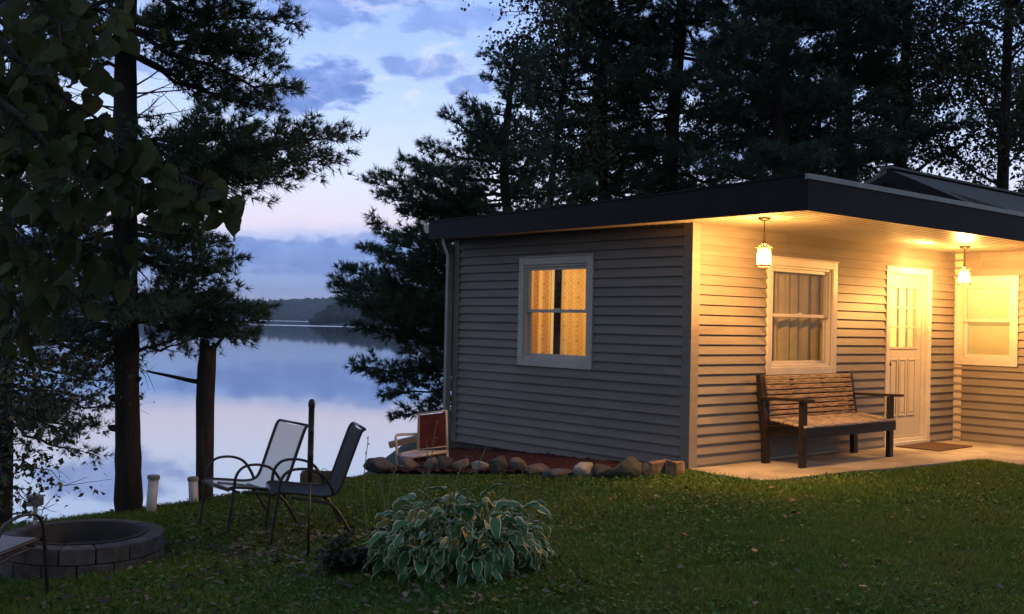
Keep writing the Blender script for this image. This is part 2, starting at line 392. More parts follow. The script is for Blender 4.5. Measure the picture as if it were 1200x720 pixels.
# structural walls
mb = MB()
wallpanel(mb, mG, -.0, WG, -.1, HS, -.12, -.005, OPG)
wallpanel(mb, mF, .125, LF+.1, 0, HS, -.12, -.005, OPF)
wallpanel(mb, mE, .13, WING, 0, HS, -.12, -.005, OPE)
mb.box((LF-.02, -.128, 0), (LF+.12, -.007, HS))
mb.box((-.0, WG-.12, -.1), (9.5, WG, HS-.01)); mb.box((9.5, -WING, -.1), (9.62, WG, HS))
mb.box((LF+.125, -WING, 0), (9.5, -WING+.12, HS-.01))
mb.build('wall', M['room'], house)
mb = MB(); mb.box((.02, .02, -1.2), (9.5, WG-.02, -.02)); mb.box((LF+.02, -WING+.02, -1.2), (9.5, .0, -.02)); mb.build('foundation', M['found'], house)
mb = MB(); siding(mb, mG, .09, WG-.08, -.09, HS+.001, OPG); mb.build('gable_siding', M['siding'], house)
mb = MB(); siding(mb, mF, .09, LF-.02, .03, HS, OPF); mb.build('front_siding', M['siding'], house)
mb = MB(); siding(mb, mE, .02, WING, .03, HS, OPE); mb.build('wing_siding', M['siding'], house)
mb = MB()
mb.box((-.03, -.03, -.06), (.0, .092, HS-.002)); mb.box((.0, -.03, -.0), (.092, -.0, HS-.002)); mb.build('corner_post', M['siding'], house)
mb = MB(); mb.box((-.03, WG-.085, -.09), (.0, WG+.02, HS-.002)); mb.box((.0, WG+.002, -.09), (.09, WG+.02, HS-.002)); mb.build('corner_post', M['siding'], house)
mb = MB(); mb.box((LF-.024, -.024, .03), (LF-.0025, -.0025, HS-.002)); mb.build('inner_corner_trim', M['siding'], house)
# interior
mb = MB()
mb.box((.0, .0, HS-.02), (9.5, WG-.12, HS-.004)); mb.box((LF, -WING+.12, HS-.02), (9.5, -.0, HS-.004))
mb.box((.12, .125, .0), (9.5, WG-.12, .03)); mb.box((LF+.13, -WING+.12, .0), (9.5, .12, .03))
mb.box((3.1, .13, .03), (3.18, WG-.12, HS-.03)); mb.box((LF+.15, .13, .03), (9.4, .2, HS-.03)); mb.box((6.6, .2, .03), (6.7, WG-.13, HS-.03)); mb.box((8.2, -WING+.13, .03), (8.3, .12, HS-.03))
mb.box((3.2, 1.7, .03), (6.5, 1.78, HS-.03))
mb.build('interior_wall', M['room'], house)
# soffit with v-grooves running along the front
mb = MB(); y = -1.584+.03
def soffit_strip(x0, x1, ya, yb):
    g = .016
    prof = [(ya, HS+.014), (ya+.004, HS+.014), (ya+g, HS), (yb-g, HS), (yb, HS+.014)]
    for (a, za), (b, zb) in zip(prof[:-1], prof[1:]):
        mb.add([(x0, a, za), (x1, a, za), (x1, b, zb), (x0, b, zb)], [(0, 1, 2, 3)])
while y < 0: soffit_strip(-.33, LF+.01, y, min(y+.1, .004)); y += .1
y = 0.0
while y < 4.0: soffit_strip(-.33, -.004, y, y+.1); y += .1
mb.build('soffit', M['soffit'], house)
# roof slab, fascia
FH = [(-1.584, .30), (.2, .252), (2.0, .222), (4.0, .204)]
mb = MB()
for (ya, ha), (yb, hb) in zip(FH[:-1], FH[1:]):
    x0, x1 = -.356, 5.6
    A = [(x0+.03, ya+(.03 if ya < 0 else 0), HS+.012), (x1, ya+(.03 if ya < 0 else 0), HS+.012), (x1, yb, HS+.012), (x0+.03, yb, HS+.012)]
    B = [(x0-.0, ya, HS+ha+.004), (x1, ya, HS+ha+.004), (x1, yb, HS+hb+.004), (x0-.0, yb, HS+hb+.004)]
    mb.add(A+B, [(3, 2, 1, 0), (4, 5, 6, 7), (0, 1, 5, 4), (1, 2, 6, 5), (2, 3, 7, 6), (3, 0, 4, 7)])
mb.build('porch_roof', M['shingle'], house)
mb = MB(); x = -.356
for (ya, ha), (yb, hb) in zip(FH[:-1], FH[1:]):
    vs = []
    for xx in (x-.022, x):
        vs += [(xx, ya, HS-.012), (xx, yb, HS-.012), (xx, yb, HS+hb), (xx, ya, HS+ha)]
    mb.add(vs, [(0, 1, 2, 3), (7, 6, 5, 4), (0, 4, 5, 1), (1, 5, 6, 2), (2, 6, 7, 3), (3, 7, 4, 0)])
mb.build('gable_fascia', M['fascia'], house)
mb = MB(); xa = x-.022
for xb in (1.9, 4.85, 7.8, 9.9): mb.box((xa, -1.61+(.0015 if xa > 0 else 0), HS-.012), (xb, -1.586, HS+.262)); xa = xb+.0025
mb.build('front_fascia', M['fascia'], house)
mb = MB(); mb.box((x-.03, -1.622, HS+.264), (9.9, -1.58, HS+.312)); mb.build('drip_edge', M['drip'], house)
mb = MB()
for (ya, ha), (yb, hb) in zip(FH[:-1], FH[1:]): mb.beam((x-.02, ya+(.01 if ya < 0 else 0), HS+ha+.008), (x-.02, yb, HS+hb+.008), .03, .014)
mb.build('drip_edge', M['fascia'], house)
mb = MB(); mb.box((LF+.01, -1.584, HS-.001), (9.8, -WING+.01, HS+.01)); mb.build('soffit', M['soffit'], house)
mb = MB(); prof = [(4.0, 2.66), (4.0, 2.545), (4.08, 2.545), (4.115, 2.60), (4.115, 2.66)]
vs = [(xx, a, b) for xx in (-.37, 9.0) for a, b in prof]; n = 5
mb.add(vs, [(0, 1, 2, 3, 4), (9, 8, 7, 6, 5)]+[(i, i+1, n+i+1, n+i) for i in range(4)]); mb.build('gutter', M['trim'], house)
mb = MB()
pth = [(-.07, 4.06, 2.55), (-.07, 4.05, 2.44), (-.07, 3.95, 2.28), (-.07, 3.95, .12), (-.09, 3.98, .02), (-.35, 4.2, -.08), (-.62, 4.42, -.17)]
for a, b in zip(pth[:-1], pth[1:]): mb.beam(a, b, .075, .055, (0, 1, .01))
mb.build('downspout', mat('downspout_paint', (.34, .34, .33), (.28, .28, .275), 6, .4), house)
# main gabled roof behind
mb = MB(); AP = (.823, 3.651); SL = .475; x0, x1 = 5.05, 15.
def roofplane(ya, yb, t, xs):
    za = AP[1]-abs(ya-AP[0])*SL; zb = AP[1]-abs(yb-AP[0])*SL
    mb.add([(xs[0], ya, za), (xs[1], ya, za), (xs[1], yb, zb), (xs[0], yb, zb), (xs[0], ya, za-t), (xs[1], ya, za-t), (xs[1], yb, zb-t), (xs[0], yb, zb-t)],
           [(0, 1, 2, 3), (7, 6, 5, 4), (0, 4, 5, 1), (1, 5, 6, 2), (2, 6, 7, 3), (3, 7, 4, 0)])
nS = 22
for i in range(nS):   # shingle courses, each lapping 5 mm over the one below
    a = AP[0]-(AP[0]+1.55)*i/nS; b = AP[0]-(AP[0]+1.55)*(i+1.15)/nS
    za = AP[1]-(AP[0]-a)*SL; zb = AP[1]-(AP[0]-b)*SL+.007
    mb.add([(x0-.02, a, za), (x1, a, za), (x1, b, zb), (x0-.02, b, zb), (x0-.02, b, zb-.008), (x1, b, zb-.008)], [(0, 1, 2, 3), (3, 2, 5, 4)])
roofplane(AP[0]+.001, 4.3, .06, (x0-.02, x1))
rf = mb.build('main_roof', M['shingle'], house)
mb = MB()
for s in (-1, 1):
    e = AP[0]+s*2.3; ze = AP[1]-2.3*SL
    vs = []
    for xx in (x0-.018, x0+.01): vs += [(xx, AP[0], AP[1]-.006), (xx, e, ze-.006), (xx, e, ze-.15), (xx, AP[0], AP[1]-.17)]
    mb.add(vs, [(0, 1, 2, 3), (7, 6, 5, 4), (0, 4, 5, 1), (1, 5, 6, 2), (2, 6, 7, 3)])
mb.build('rake_board', M['fascia'], rf)
mb = MB(); mb.beam((x0-.03, AP[0], AP[1]+.012), (x1, AP[0], AP[1]+.012), .2, .03); mb.build('ridge_cap', M['shingle'], rf)
mb = MB(); vs = [(x0+.25, AP[0], AP[1]-.07), (x0+.25, AP[0]-2.4, AP[1]-.07-2.4*SL), (x0+.25, AP[0]-2.4, 2.7), (x0+.25, AP[0]+2.9, 2.66), (x0+.25, AP[0]+2.9, AP[1]-.07-2.9*SL)]
mb.add(vs, [(0, 1, 2), (0, 2, 3), (0, 3, 4)]); mb.build('gable_end', M['siding'], house)

# windows
def window(mp, s0, s1, z0, z1, w=.085, deep=.085):
    mb = MB(); zm = z0+(z1-z0)*.51
    o = .034
    mb.box((s0, -.01, z0), (s0+w, o, z1), mp); mb.box((s1-w, -.01, z0), (s1, o, z1), mp)
    mb.box((s0+w, -.01, z1-w), (s1-w, o-.003, z1), mp); mb.box((s0+w, -.01, z0), (s1-w, o-.003, z0+w), mp)
    mb.box((s0-.012, -.002, z1+.0005), (s1+.012, o+.012, z1+.014), mp)
    i = w; q = .028                                         # inner vinyl frame
    for a, b, c, d in ((s0+i, s0+i+q, z0+i, z1-i), (s1-i-q, s1-i, z0+i, z1-i), (s0+i+q, s1-i-q, z1-i-q, z1-i), (s0+i+q, s1-i-q, z0+i, z0+i+q)):
        mb.box((a, -deep, c), (b, .012, d), mp)
    # reveal lining
    fr = mb.build('window', M['trim'], house, bevel=.004)
    a, b = s0+i+q, s1-i-q; e = .036
    for (lo, hi, n0, n1, nm) in ((zm-.018, z1-i-q, -.036, -.008, 'up'), (z0+i+q, zm+.018, -.07, -.04, 'low')):
        m2 = MB()
        m2.box((a, n0, lo), (a+e, n1, hi), mp); m2.box((b-e, n0, lo), (b, n1, hi), mp)
        m2.box((a+e, n0, lo), (b-e, n1-.002, lo+e), mp); m2.box((a+e, n0, hi-e), (b-e, n1-.002, hi), mp)
        m2.build('sash', M['trim'], fr, bevel=.003)
        m3 = MB(); m3.box((a+e-.004, (n0+n1)/2-.002, lo+e-.004), (b-e+.004, (n0+n1)/2+.002, hi-e+.004), mp); m3.build('pane', M['glass'], fr)
    m4 = MB(); sm = (s0+s1)/2
    m4.box((sm-.03, -.04, zm+.0185), (sm+.03, -.012, zm+.034), mp); m4.build('latch', M['trim'], fr)
    return fr
window(mG, *OPG[0]); window(mF, *OPF[0]); window(mE, *OPE[0], w=.075)
# door
mb = MB(); s0, s1, z0, z1 = 3.639, 4.719, .045, 2.2265; w = .08
mb.box((s0, -.01, z0), (s0+w, .03, z1), mF); mb.box((s1-w, -.01, z0), (s1, .03, z1), mF); mb.box((s0+w, -.01, z1-w), (s1-w, .027, z1), mF)
mb.box((s0+w-.025, -.115, z0), (s0+w-.002, -.012, z1-w), mF); mb.box((s1-w+.002, -.115, z0), (s1-w+.025, -.012, z1-w), mF)
mb.box((s0+w, -.115, z1-w+.002), (s1-w, -.012, z1-w+.025), mF)
mb.box((s0+.0, -.11, z0-.055), (s1, .035, z0-.001), mF); mb.box((s0+w, -.11, z0), (s1-w, -.01, z0+.035), mF)
mb.box((s1-w-.02, -.1, z0+.04), (s1-w+.0, -.03, z1-w), mF)
mb.build('door_frame', M['trim'], house, bevel=.003)
da, db, dz0, dz1 = s0+w+.004, s1-w-.024, z0+.042, z1-w-.004; dn0, dn1 = -.1, -.06
dw = db-da; lz0, lz1 = 1.23, 1.97; ls0, ls1 = da+.13, db-.13
mb = MB(); wallpanel(mb, mF, da, db, dz0, dz1, dn0, dn1, [(ls0, ls1, lz0, lz1)])
cols = 3; cw = (ls1-ls0)/3
mb.box((ls0-.03, dn1+.0, lz0-.03), (ls0, dn1+.014, lz1+.03), mF); mb.box((ls1, dn1, lz0-.03), (ls1+.03, dn1+.014, lz1+.03), mF)
mb.box((ls0, dn1, lz0-.03), (ls1, dn1+.012, lz0), mF); mb.box((ls0, dn1, lz1), (ls1, dn1+.012, lz1+.03), mF)
for k in (1, 2):
    mb.box((ls0+cw*k-.011, -.0785, lz0), (ls0+cw*k+.011, dn1+.013, lz1), mF)
for k in (1, 2):
    zz = lz0+(lz1-lz0)*k/3
    for j in range(3): mb.box((ls0+cw*j+.0115, -.078, zz-.011), (ls0+cw*(j+1)-.0115, dn1+.011, zz+.011), mF)
for k in range(3):
    a, b = ls0+cw*k+.018-.02*(k == 0), ls0+cw*(k+1)-.018+.02*(k == 2); c, d = .36, 1.08; q = .022
    for (p, r, u, v) in ((a, a+q, c, d), (b-q, b, c, d), (a+q, b-q, c, c+q), (a+q, b-q, d-q, d)): mb.box((p, dn1, u), (r, dn1+.012, v), mF)
    mb.box((a+q+.02, dn1, c+q+.02), (b-q-.02, dn1+.007, d-q-.02), mF)
door = mb.build('door', M['door'], house, bevel=.003)
mb = MB(); mb.box((ls0-.004, -.083, lz0-.004), (ls1+.004, -.079, lz1+.004), mF); mb.build('pane', M['glass'], door)
mb = MB(); kp = mF(da+.065, dn1, 1.02)
mb.tube([kp, (kp[0], kp[1]-.03, kp[2]), (kp[0], kp[1]-.034, kp[2]), (kp[0], kp[1]-.06, kp[2]), (kp[0], kp[1]-.066, kp[2])], [.022, .012, .024, .028, .012], 14); mb.build('knob', M['bronze'], door, True)
mb = MB(); kp = mF(da+.065, dn1, 1.17); mb.tube([kp, (kp[0], kp[1]-.014, kp[2])], .024, 14); mb.build('deadbolt', M['bronze'], door)

# curtains and blinds inside (world via house local -> parented by location of own root)
def sheet(name, mp, s0, s1, z0, z1, n, amp, wl, m, label, cat, jag=0, group=None):
    ns, nz = 140, 10; V = []; UVs = []; rr = random.Random(int(s0*1000)); ph = rr.random()*6
    for j in range(nz+1):
        for i in range(ns+1):
            s = s0+(s1-s0)*i/ns; z = z0+(z1-z0)*j/nz
            u = s*2*PI/wl+ph
            nn = n+amp*(math.sin(u+.6*math.sin(u*.37))+.35*math.sin(2.3*u+1))*(1-.25*(j/nz))+jag*math.sin(j*.9+i*.05)*.01
            V.append(mp(s, nn, z)); UVs.append((s, z))
    fs = [(j*(ns+1)+i, j*(ns+1)+i+1, (j+1)*(ns+1)+i+1, (j+1)*(ns+1)+i) for j in range(nz) for i in range(ns)]
    V = np.array(V); c = V.mean(0); c[2] = z0
    o = mesh_np(name, V-c, [4]*len(fs), fs, m, smooth=True, uv=UVs)
    p = h2w(c[0], c[1]); o.location = (p[0], p[1], c[2]); o.rotation_euler = (0, 0, YAW)
    return tag(o, label, cat, group)
sheet('curtain', mG, 2.275, 3.0, .75, 2.35, -.21, .045, .2, M['curtain'], 'gold diamond-patterned curtain, wider panel left of the dark drape in the side window', 'curtain')
sheet('curtain', mG, 1.42, 2.115, .75, 2.35, -.21, .045, .22, M['curtain'], 'gold diamond-patterned curtain, narrow panel right of the dark drape in the side window', 'curtain')
sheet('drape', mG, 2.1, 2.31, .75, 2.35, -.26, .01, .2, M['drape_dark'], 'dark brown drape strip between the two gold curtains', 'drape')
sheet('curtain', mF, 1.2, 3.05, .7, 2.35, -.2, .035, .2, M['sheer'], 'beige pleated curtain behind the porch window above the bench', 'curtain')
sheet('door_curtain', mF, 3.78, 4.95, .9, 2.05, -.17, .004, .12, M['lace'], 'thin cream curtain glowing behind the nine door panes', 'curtain')
def blind(mp, s0, s1, z0, z1, n):
    mb = MB(); z = z0
    while z < z1:
        mb.add([mp(s0, n-.012, z+.031), mp(s1, n-.012, z+.031), mp(s1, n+.012, z-.003), mp(s0, n+.012, z-.003)], [(0, 1, 2, 3)]); z += .029
    mb.box((s0, n-.012, z0-.03), (s1, n+.012, z0-.012), mp)
    c = np.array(mp((s0+s1)/2, n, z0)); mb.v = [tuple(np.array(v)-c) for v in mb.v]
    o = mb.build('window_blind', M['blind']); p = h2w(c[0], c[1]); o.location = (p[0], p[1], c[2]); o.rotation_euler = (0, 0, YAW)
    return tag(o, 'white slatted blind lowered behind the bright window of the wing', 'blind')
blind(mE, .06, .745, 1.12, 2.08, -.125)
def point(name, x, y, z, power, col, r=.05):
    l = bpy.data.lights.new(name, 'POINT'); l.energy = power; l.color = col; l.shadow_soft_size = r
    o = bpy.data.objects.new(name, l); COL.objects.link(o); p = h2w(x, y); o.location = (p[0], p[1], z); return o
point('room_lamp', 1.3, 2.2, 1.9, 70, (1, .68, .33), .12)
point('hall_lamp', 4.3, 1.0, 2.1, 110, (1, .8, .33), .1)
point('wing_lamp', 6.15, -.47, 2.1, 42, (1, .78, .32), .1)

# ------------------------------------------------------------------ hanging lanterns
def lantern(x, y, label):
    p = h2w(x, y); t = thing('hanging_lantern', label, 'lantern', (p[0], p[1], HS), YAW+.35, 'lanterns under the porch roof')
    m = MB(); m.lathe([(0.002, .0), (.062, -.001), (.062, -.012), (.045, -.024), (.014, -.032), (.002, -.034)], n=24); m.build('canopy', M['bronze'], t, True)
    m = MB(); m.tube([(0, 0, -.03), (0, 0, -.13)], .005, 8)
    for k in range(3):
        cz = -.142-.02*k; ax = (1, 0, 0) if k % 2 else (0, 1, 0)
        m.tube(arc((0, 0, cz), .012, 0, 2*PI, 14, ax), .0025, 6, False)
    m.tube(arc((0, 0, -.212), .02, 0, 2*PI, 18), .003, 6, False); m.build('chain', M['bronze'], t, True)
    zt = -.235
    m = MB(); m.lathe([(.002, zt+.012), (.012, zt+.008), (.018, zt-.004), (.024, zt-.012), (.002, zt-.016)], n=16)
    for k in range(8):
        a = 2*PI*k/8; ca, sa = math.cos(a), math.sin(a); m.tube([(.016*ca, .016*sa, zt-.008), (.04*ca, .04*sa, zt-.028), (.076*ca, .076*sa, zt-.046)], .0035, 6)
    m.lathe([(.072, zt-.042), (.08, zt-.044), (.08, zt-.05), (.072, zt-.05)], n=24, close=True); m.build('cap', M['bronze'], t)
    m = MB(); m.lathe([(.056, zt-.06), (.062, zt-.12), (.066, zt-.215)], n=24); m.build('glass_shade', M['lglass'], t, True)
    m = MB()
    for k in range(6):
        a = 2*PI*k/6; ca, sa = math.cos(a), math.sin(a); m.tube([(.064*ca, .064*sa, zt-.055), (.073*ca, .073*sa, zt-.222)], .0048, 6)
    m.lathe([(.06, zt-.218), (.078, zt-.218), (.078, zt-.23), (.06, zt-.23)], n=24, close=True)
    m.lathe([(.066, zt-.092), (.071, zt-.092), (.071, zt-.098), (.066, zt-.098)], n=24, close=True)
    m.build('cage', M['bronze'], t)
    m = MB(); m.tube([(0, 0, zt-.055), (0, 0, zt-.1)], .014, 10); m.build('socket', M['bronze'], t)
    m = MB(); m.lathe([(.012, zt-.1), (.022, zt-.115), (.032, zt-.14), (.03, zt-.165), (.016, zt-.185), (.001, zt-.19)], n=16); m.build('bulb', M['bulb'], t, True)
    point('lantern_light', x, y, HS+zt-.145, 270 if x < 1 else 225, (1, .48, .14), .03)
lantern(.02, -.86, 'lit bronze lantern hanging near the outer corner of the porch beside the window')
lantern(4.28, -.68, 'lit bronze lantern hanging at the inner end of the porch by the door')

# ================================================================== PATIO, MAT, BENCH
def hprism(name, poly, z0, z1, m, **k):
    mb = MB(); mb.prism([tuple(h2w(*p)) for p in poly], z0, z1); return mb.build(name, m, **k)
SLAB = [(-.02, -.003), (-.09, -.43), (-.09, -.80), (-.03, -.93), (.12, -.98), (1.34, -1.04), (1.9, -1.13), (3.4, -1.25), (3.62, -1.31), (3.42, -1.9), (3.3, -3.6), (6.6, -3.6), (6.6, -1.29), (LF-.002, -1.29), (LF-.002, -.003)]
tag(hprism('patio', SLAB, -.2, 0, M['concrete']), None, None, None, 'structure')
mb = MB(); q = [(-.45, -.28), (.45, -.28), (.45, .28), (-.45, .28)]
mb.prism(q, 0, .012); 
for k in range(2):
    w = .02
dm = mb.build('doormat', M['mat'], bevel=.004); p = h2w(4.28, -.33); dm.location = (p[0], p[1], .001); dm.rotation_euler = (0, 0, YAW+.04)
tag(dm, 'brown bristly doormat on the concrete in front of the door', 'doormat')

bp = h2w(1.93, -.36); bench = thing('porch_bench', 'worn slatted wooden bench with dark frame under the porch window', 'bench', (bp[0], bp[1], 0), YAW+.02)
L2 = .91
for sx in (-1, 1):
    x = sx*(L2-.04)
    m = MB(); m.beam((x, -.235, 0), (x, -.235, .68), .085, .05, (0, 1, 0)); m.build('leg', M['dark_wood'] if sx < 0 else M['dark_wood'], bench, bevel=.004)
    m = MB(); m.beam((x, .21, 0), (x, .225, .42), .085, .06, (0, 1, 0)); m.beam((x, .221, .421), (x, .30, .93), .085, .06, (0, 1, 0)); m.build('leg', M['dark_wood'], bench, bevel=.004)
    m = MB(); m.beam((x+sx*.03, -.36, .70), (x+sx*.03, .24, .685), .1, .028); m.build('armrest', M['dark_wood'], bench, bevel=.005)
    m = MB(); m.beam((x-sx*.07, -.235, .37), (x-sx*.07, .22, .34), .04, .1); m.build('side_rail', M['dark_wood'], bench, bevel=.004)
m = MB(); m.beam((-L2, -.275, .356), (L2, -.275, .356), .03, .1); m.beam((-L2+.1, .19, .35), (L2-.1, .19, .35), .03, .1); m.build('apron', M['dark_wood'], bench, bevel=.004)
m = MB()
for k in range(8):
    y = -.282+.056*k+.01; z = .409+.006*k; m.box((-L2+.015, y-.024, z), (L2-.015, y+.024, z+.022))
m.build('seat', M['slat_worn'], bench, bevel=.004)
m = MB()
for k in range(9):
    z = .475+.053*k; y = .185+.155*(z-.42)+.003*((k*7)%3-1)
    for a, b in ((-L2+.075, L2-.075),): m.beam((a, y, z), (b, y, z), .022, .039, (0, .155, 1))
m.build('backrest', M['slat_wood'], bench, bevel=.004)
for xx in (-.3, .3):
    m = MB(); m.beam((xx, .215, .43), (xx, .295, .91), .06, .02, (0, 1, 0)); m.build('back_brace', M['dark_wood'], bench)
# carved pile on right end of the seat (small grey folded cushion/wood end)
# ================================================================== GROUND, WATER, FAR SHORE
def build_ground():
    rad = np.concatenate([[.01], np.linspace(.8, 3.5, 6), np.linspace(3.8, 16, 150), 16*np.geomspace(1.03, 215, 60)])
    th = np.concatenate([np.linspace(-.62, .62, 260), np.linspace(.62, 2*PI-.62, 90)[1:-1]])
    nr, nt = len(rad), len(th)
    X = rad[:, None]*np.sin(th)[None]; Y = rad[:, None]*np.cos(th)[None]
    Z = ground(X, Y)
    # keep the sheet below foundation and patio
    hx, hy = w2h(X, Y); ins = ((hx > -.05) & (hy > -1.0) & (hx < 9.6) & (hy < WG+.0)) | ((hx > 3.6) & (hy > -3.5) & (hx < 9.6) & (hy < 0)); Z = np.where(ins & (Z > -.6), np.minimum(Z, -.07), Z)
    V = np.stack([X, Y, Z], -1).reshape(-1, 3)
    i = np.arange(nr-1)[:, None]; j = np.arange(nt)[None]; j2 = (j+1) % nt
    f = np.stack([i*nt+j, i*nt+j2, (i+1)*nt+j2, (i+1)*nt+j], -1).reshape(-1, 4)
    o = mesh_np('ground', V, [4]*len(f), f, M['soil'], smooth=True); tag(o, None, None, None, 'structure')
build_ground()
LAKE = -2.6
mb = MB(); mb.add([(-3400, -300, LAKE), (3400, -300, LAKE), (3400, 3400, LAKE), (-3400, 3400, LAKE)], [(0, 1, 2, 3)])
tag(mb.build('lake', M['water']), None, None, None, 'structure')
def rng(s): return np.random.RandomState(s)
ICO = None
def ico(sub):
    import bmesh
    bm = bmesh.new(); bmesh.ops.create_icosphere(bm, subdivisions=sub, radius=1); bm.verts.ensure_lookup_table()
    V = np.array([v.co[:] for v in bm.verts]); Fa = np.array([[v.index for v in f.verts] for f in bm.faces]); bm.free(); return V, Fa
def woods(name, pts, hts, seed, label):
    """many crown lumps (conifer spikes and round crowns) standing on the far shore, one mass"""
    R = rng(seed); V0, F0 = ico(2); n = len(pts); Vs = []; Fs = []
    for k in range(n):
        h = hts[k]; con = R.rand() < .35
        w = h*(.2 if con else .38)*(.8+.5*R.rand())
        v = V0.copy(); nz = 1+.28*R.randn(len(v), 1)*.6; v = v*nz
        if con: tap = np.clip((1-v[:, 2:3])/1.6, .05, 1.1); v[:, :2] *= tap
        v = v*np.array([w, w, h/2])+np.array([pts[k][0], pts[k][1], pts[k][2]+h*.45])
        Vs.append(v); Fs.append(F0+len(V0)*k)
    V = np.concatenate(Vs); Fa = np.concatenate(Fs)
    o = mesh_np(name, V, [3]*len(Fa), Fa, M['woods']); return tag(o, label, None, None, 'stuff')
def hill(name, az0, az1, D, depth, hfun, seed):
    R = rng(seed); n = 160; k = 14; V = []
    for i in range(n+1):
        a = az0+(az1-az0)*i/n
        for j in range(k+1):
            t = j/k; d = D+depth*t; h = hfun(a)*(math.sin(min(1, t*1.6)*PI/2))*(1-.0*t)
            V.append((d*math.sin(a), d*math.cos(a), LAKE-.3+h+(2.5*R.randn()*t if j else 0)))
    f = [(i*(k+1)+j, (i+1)*(k+1)+j, (i+1)*(k+1)+j+1, i*(k+1)+j+1) for i in range(n) for j in range(k)]
    o = mesh_np(name, V, [4]*len(f), f, M['woods'], smooth=True); tag(o, None, None, None, 'structure'); return V
def azpx(px): return math.atan((px-600)/F)
def hf_far(a):
    px = 600+F*math.tan(a)
    y = np.interp(px, [-200, 0, 100, 170, 260, 330, 390, 440, 520, 700], [352, 350, 345, 346, 352, 352, 349, 353, 358, 362])
    return max(4, (np.interp(px, [0, 600], [366, 378.8])-y)/F*2900-8)
hv = hill('far_hills', azpx(-300), azpx(800), 2300, 900, hf_far, 3)
R = rng(5); pts = []; hts = []
for k in range(5200):
    a = azpx(-200+900*R.rand()); t = R.rand()**1.6; d = 2300+900*t
    h = hf_far(a)*math.sin(min(1, t*1.6)*PI/2); pts.append((d*math.sin(a), d*math.cos(a), LAKE+h-3)); hts.append(9+9*R.rand())
woods('far_shore_woods', pts, hts, 6, 'dim wooded ridge along the far side of the lake')
pts = []; hts = []
def hf_prom(px): return np.interp(px, [362, 372, 390, 420, 470, 560, 760], [3, 8, 15, 17, 20, 26, 30])
for k in range(1500):
    px = 364+420*R.rand()**1.1; a = azpx(px); t = R.rand()**.7; d = 800+30*math.sin(px*.05)+160*t+max(0, 375-px)*2
    h = hf_prom(px); pts.append((d*math.sin(a), d*math.cos(a), LAKE+h*.25*t)); hts.append(h*(.55+.4*R.rand()*t+.15*R.rand()))
woods('wooded_point', pts, hts, 8, 'dark wooded point reaching into the lake from the near shore')
mb = MB(); poly = [(800+math.sin(i)*6+d) for i, d in enumerate([0])]
vs = []; n = 30
for i in range(n+1):
    a = azpx(362+420*i/n); vs += [((795+max(0, 1-i*.5)*20)*math.sin(a), (795+max(0, 1-i*.5)*20)*math.cos(a), LAKE-.2), (1020*math.sin(a), 1020*math.cos(a), LAKE+3+2*min(i, 4)), ]
mb.add(vs, [(2*i, 2*i+2, 2*i+3, 2*i+1) for i in range(n)]); tag(mb.build('wooded_point_land', M['woods']), None, None, None, 'structure')

# ================================================================== GRASS AND LITTER
PIT = at(97, 640, 7.77); PIT[2] = gz(PIT[0], PIT[1])
def inpoly(x, y, P):
    P = np.asarray(P); r = np.zeros(np.shape(x), bool); n = len(P); j = n-1
    for i in range(n):
        xi, yi = P[i]; xj, yj = P[j]
        c = ((yi > y) != (yj > y)) & (x < (xj-xi)*(y-yi)/(yj-yi+1e-12)+xi); r ^= c; j = i
    return r
SLABW = [h2w(*p) for p in SLAB]
BEDW = [(-1.55, 11.75), (-.9, 11.45), (-.35, 11.2), (.3, 10.95), (.9, 10.72), (1.55, 10.8), (1.8, 10.9), (4, 13), (-.7, 15)]
def lawn_points(n, ymin, ymax, seed, power=1.0, margin=.06):
    R = rng(seed); out = []
    u = R.rand(n); Y = np.sqrt(ymin**2+(ymax**2-ymin**2)*u**power) if power != 1 else np.sqrt(ymin**2+(ymax**2-ymin**2)*u)
    X = (R.rand(n)*2-1)*(.5*Y+.25)
    hx, hy = w2h(X, Y)
    k = (bank_d(X, Y) < .5) & ~inpoly(X, Y, SLABW) & ~inpoly(X, Y, BEDW) & ((X-PIT[0])**2+(Y-PIT[1])**2 > .60**2)
    k &= ~((hx > -.1) & (hy > -.02) & (hx < 9.5) & (hy < WG+.1)) & ~((hx > 5.3) & (hy > -3.6) & (hy < .1))
    return X[k], Y[k]
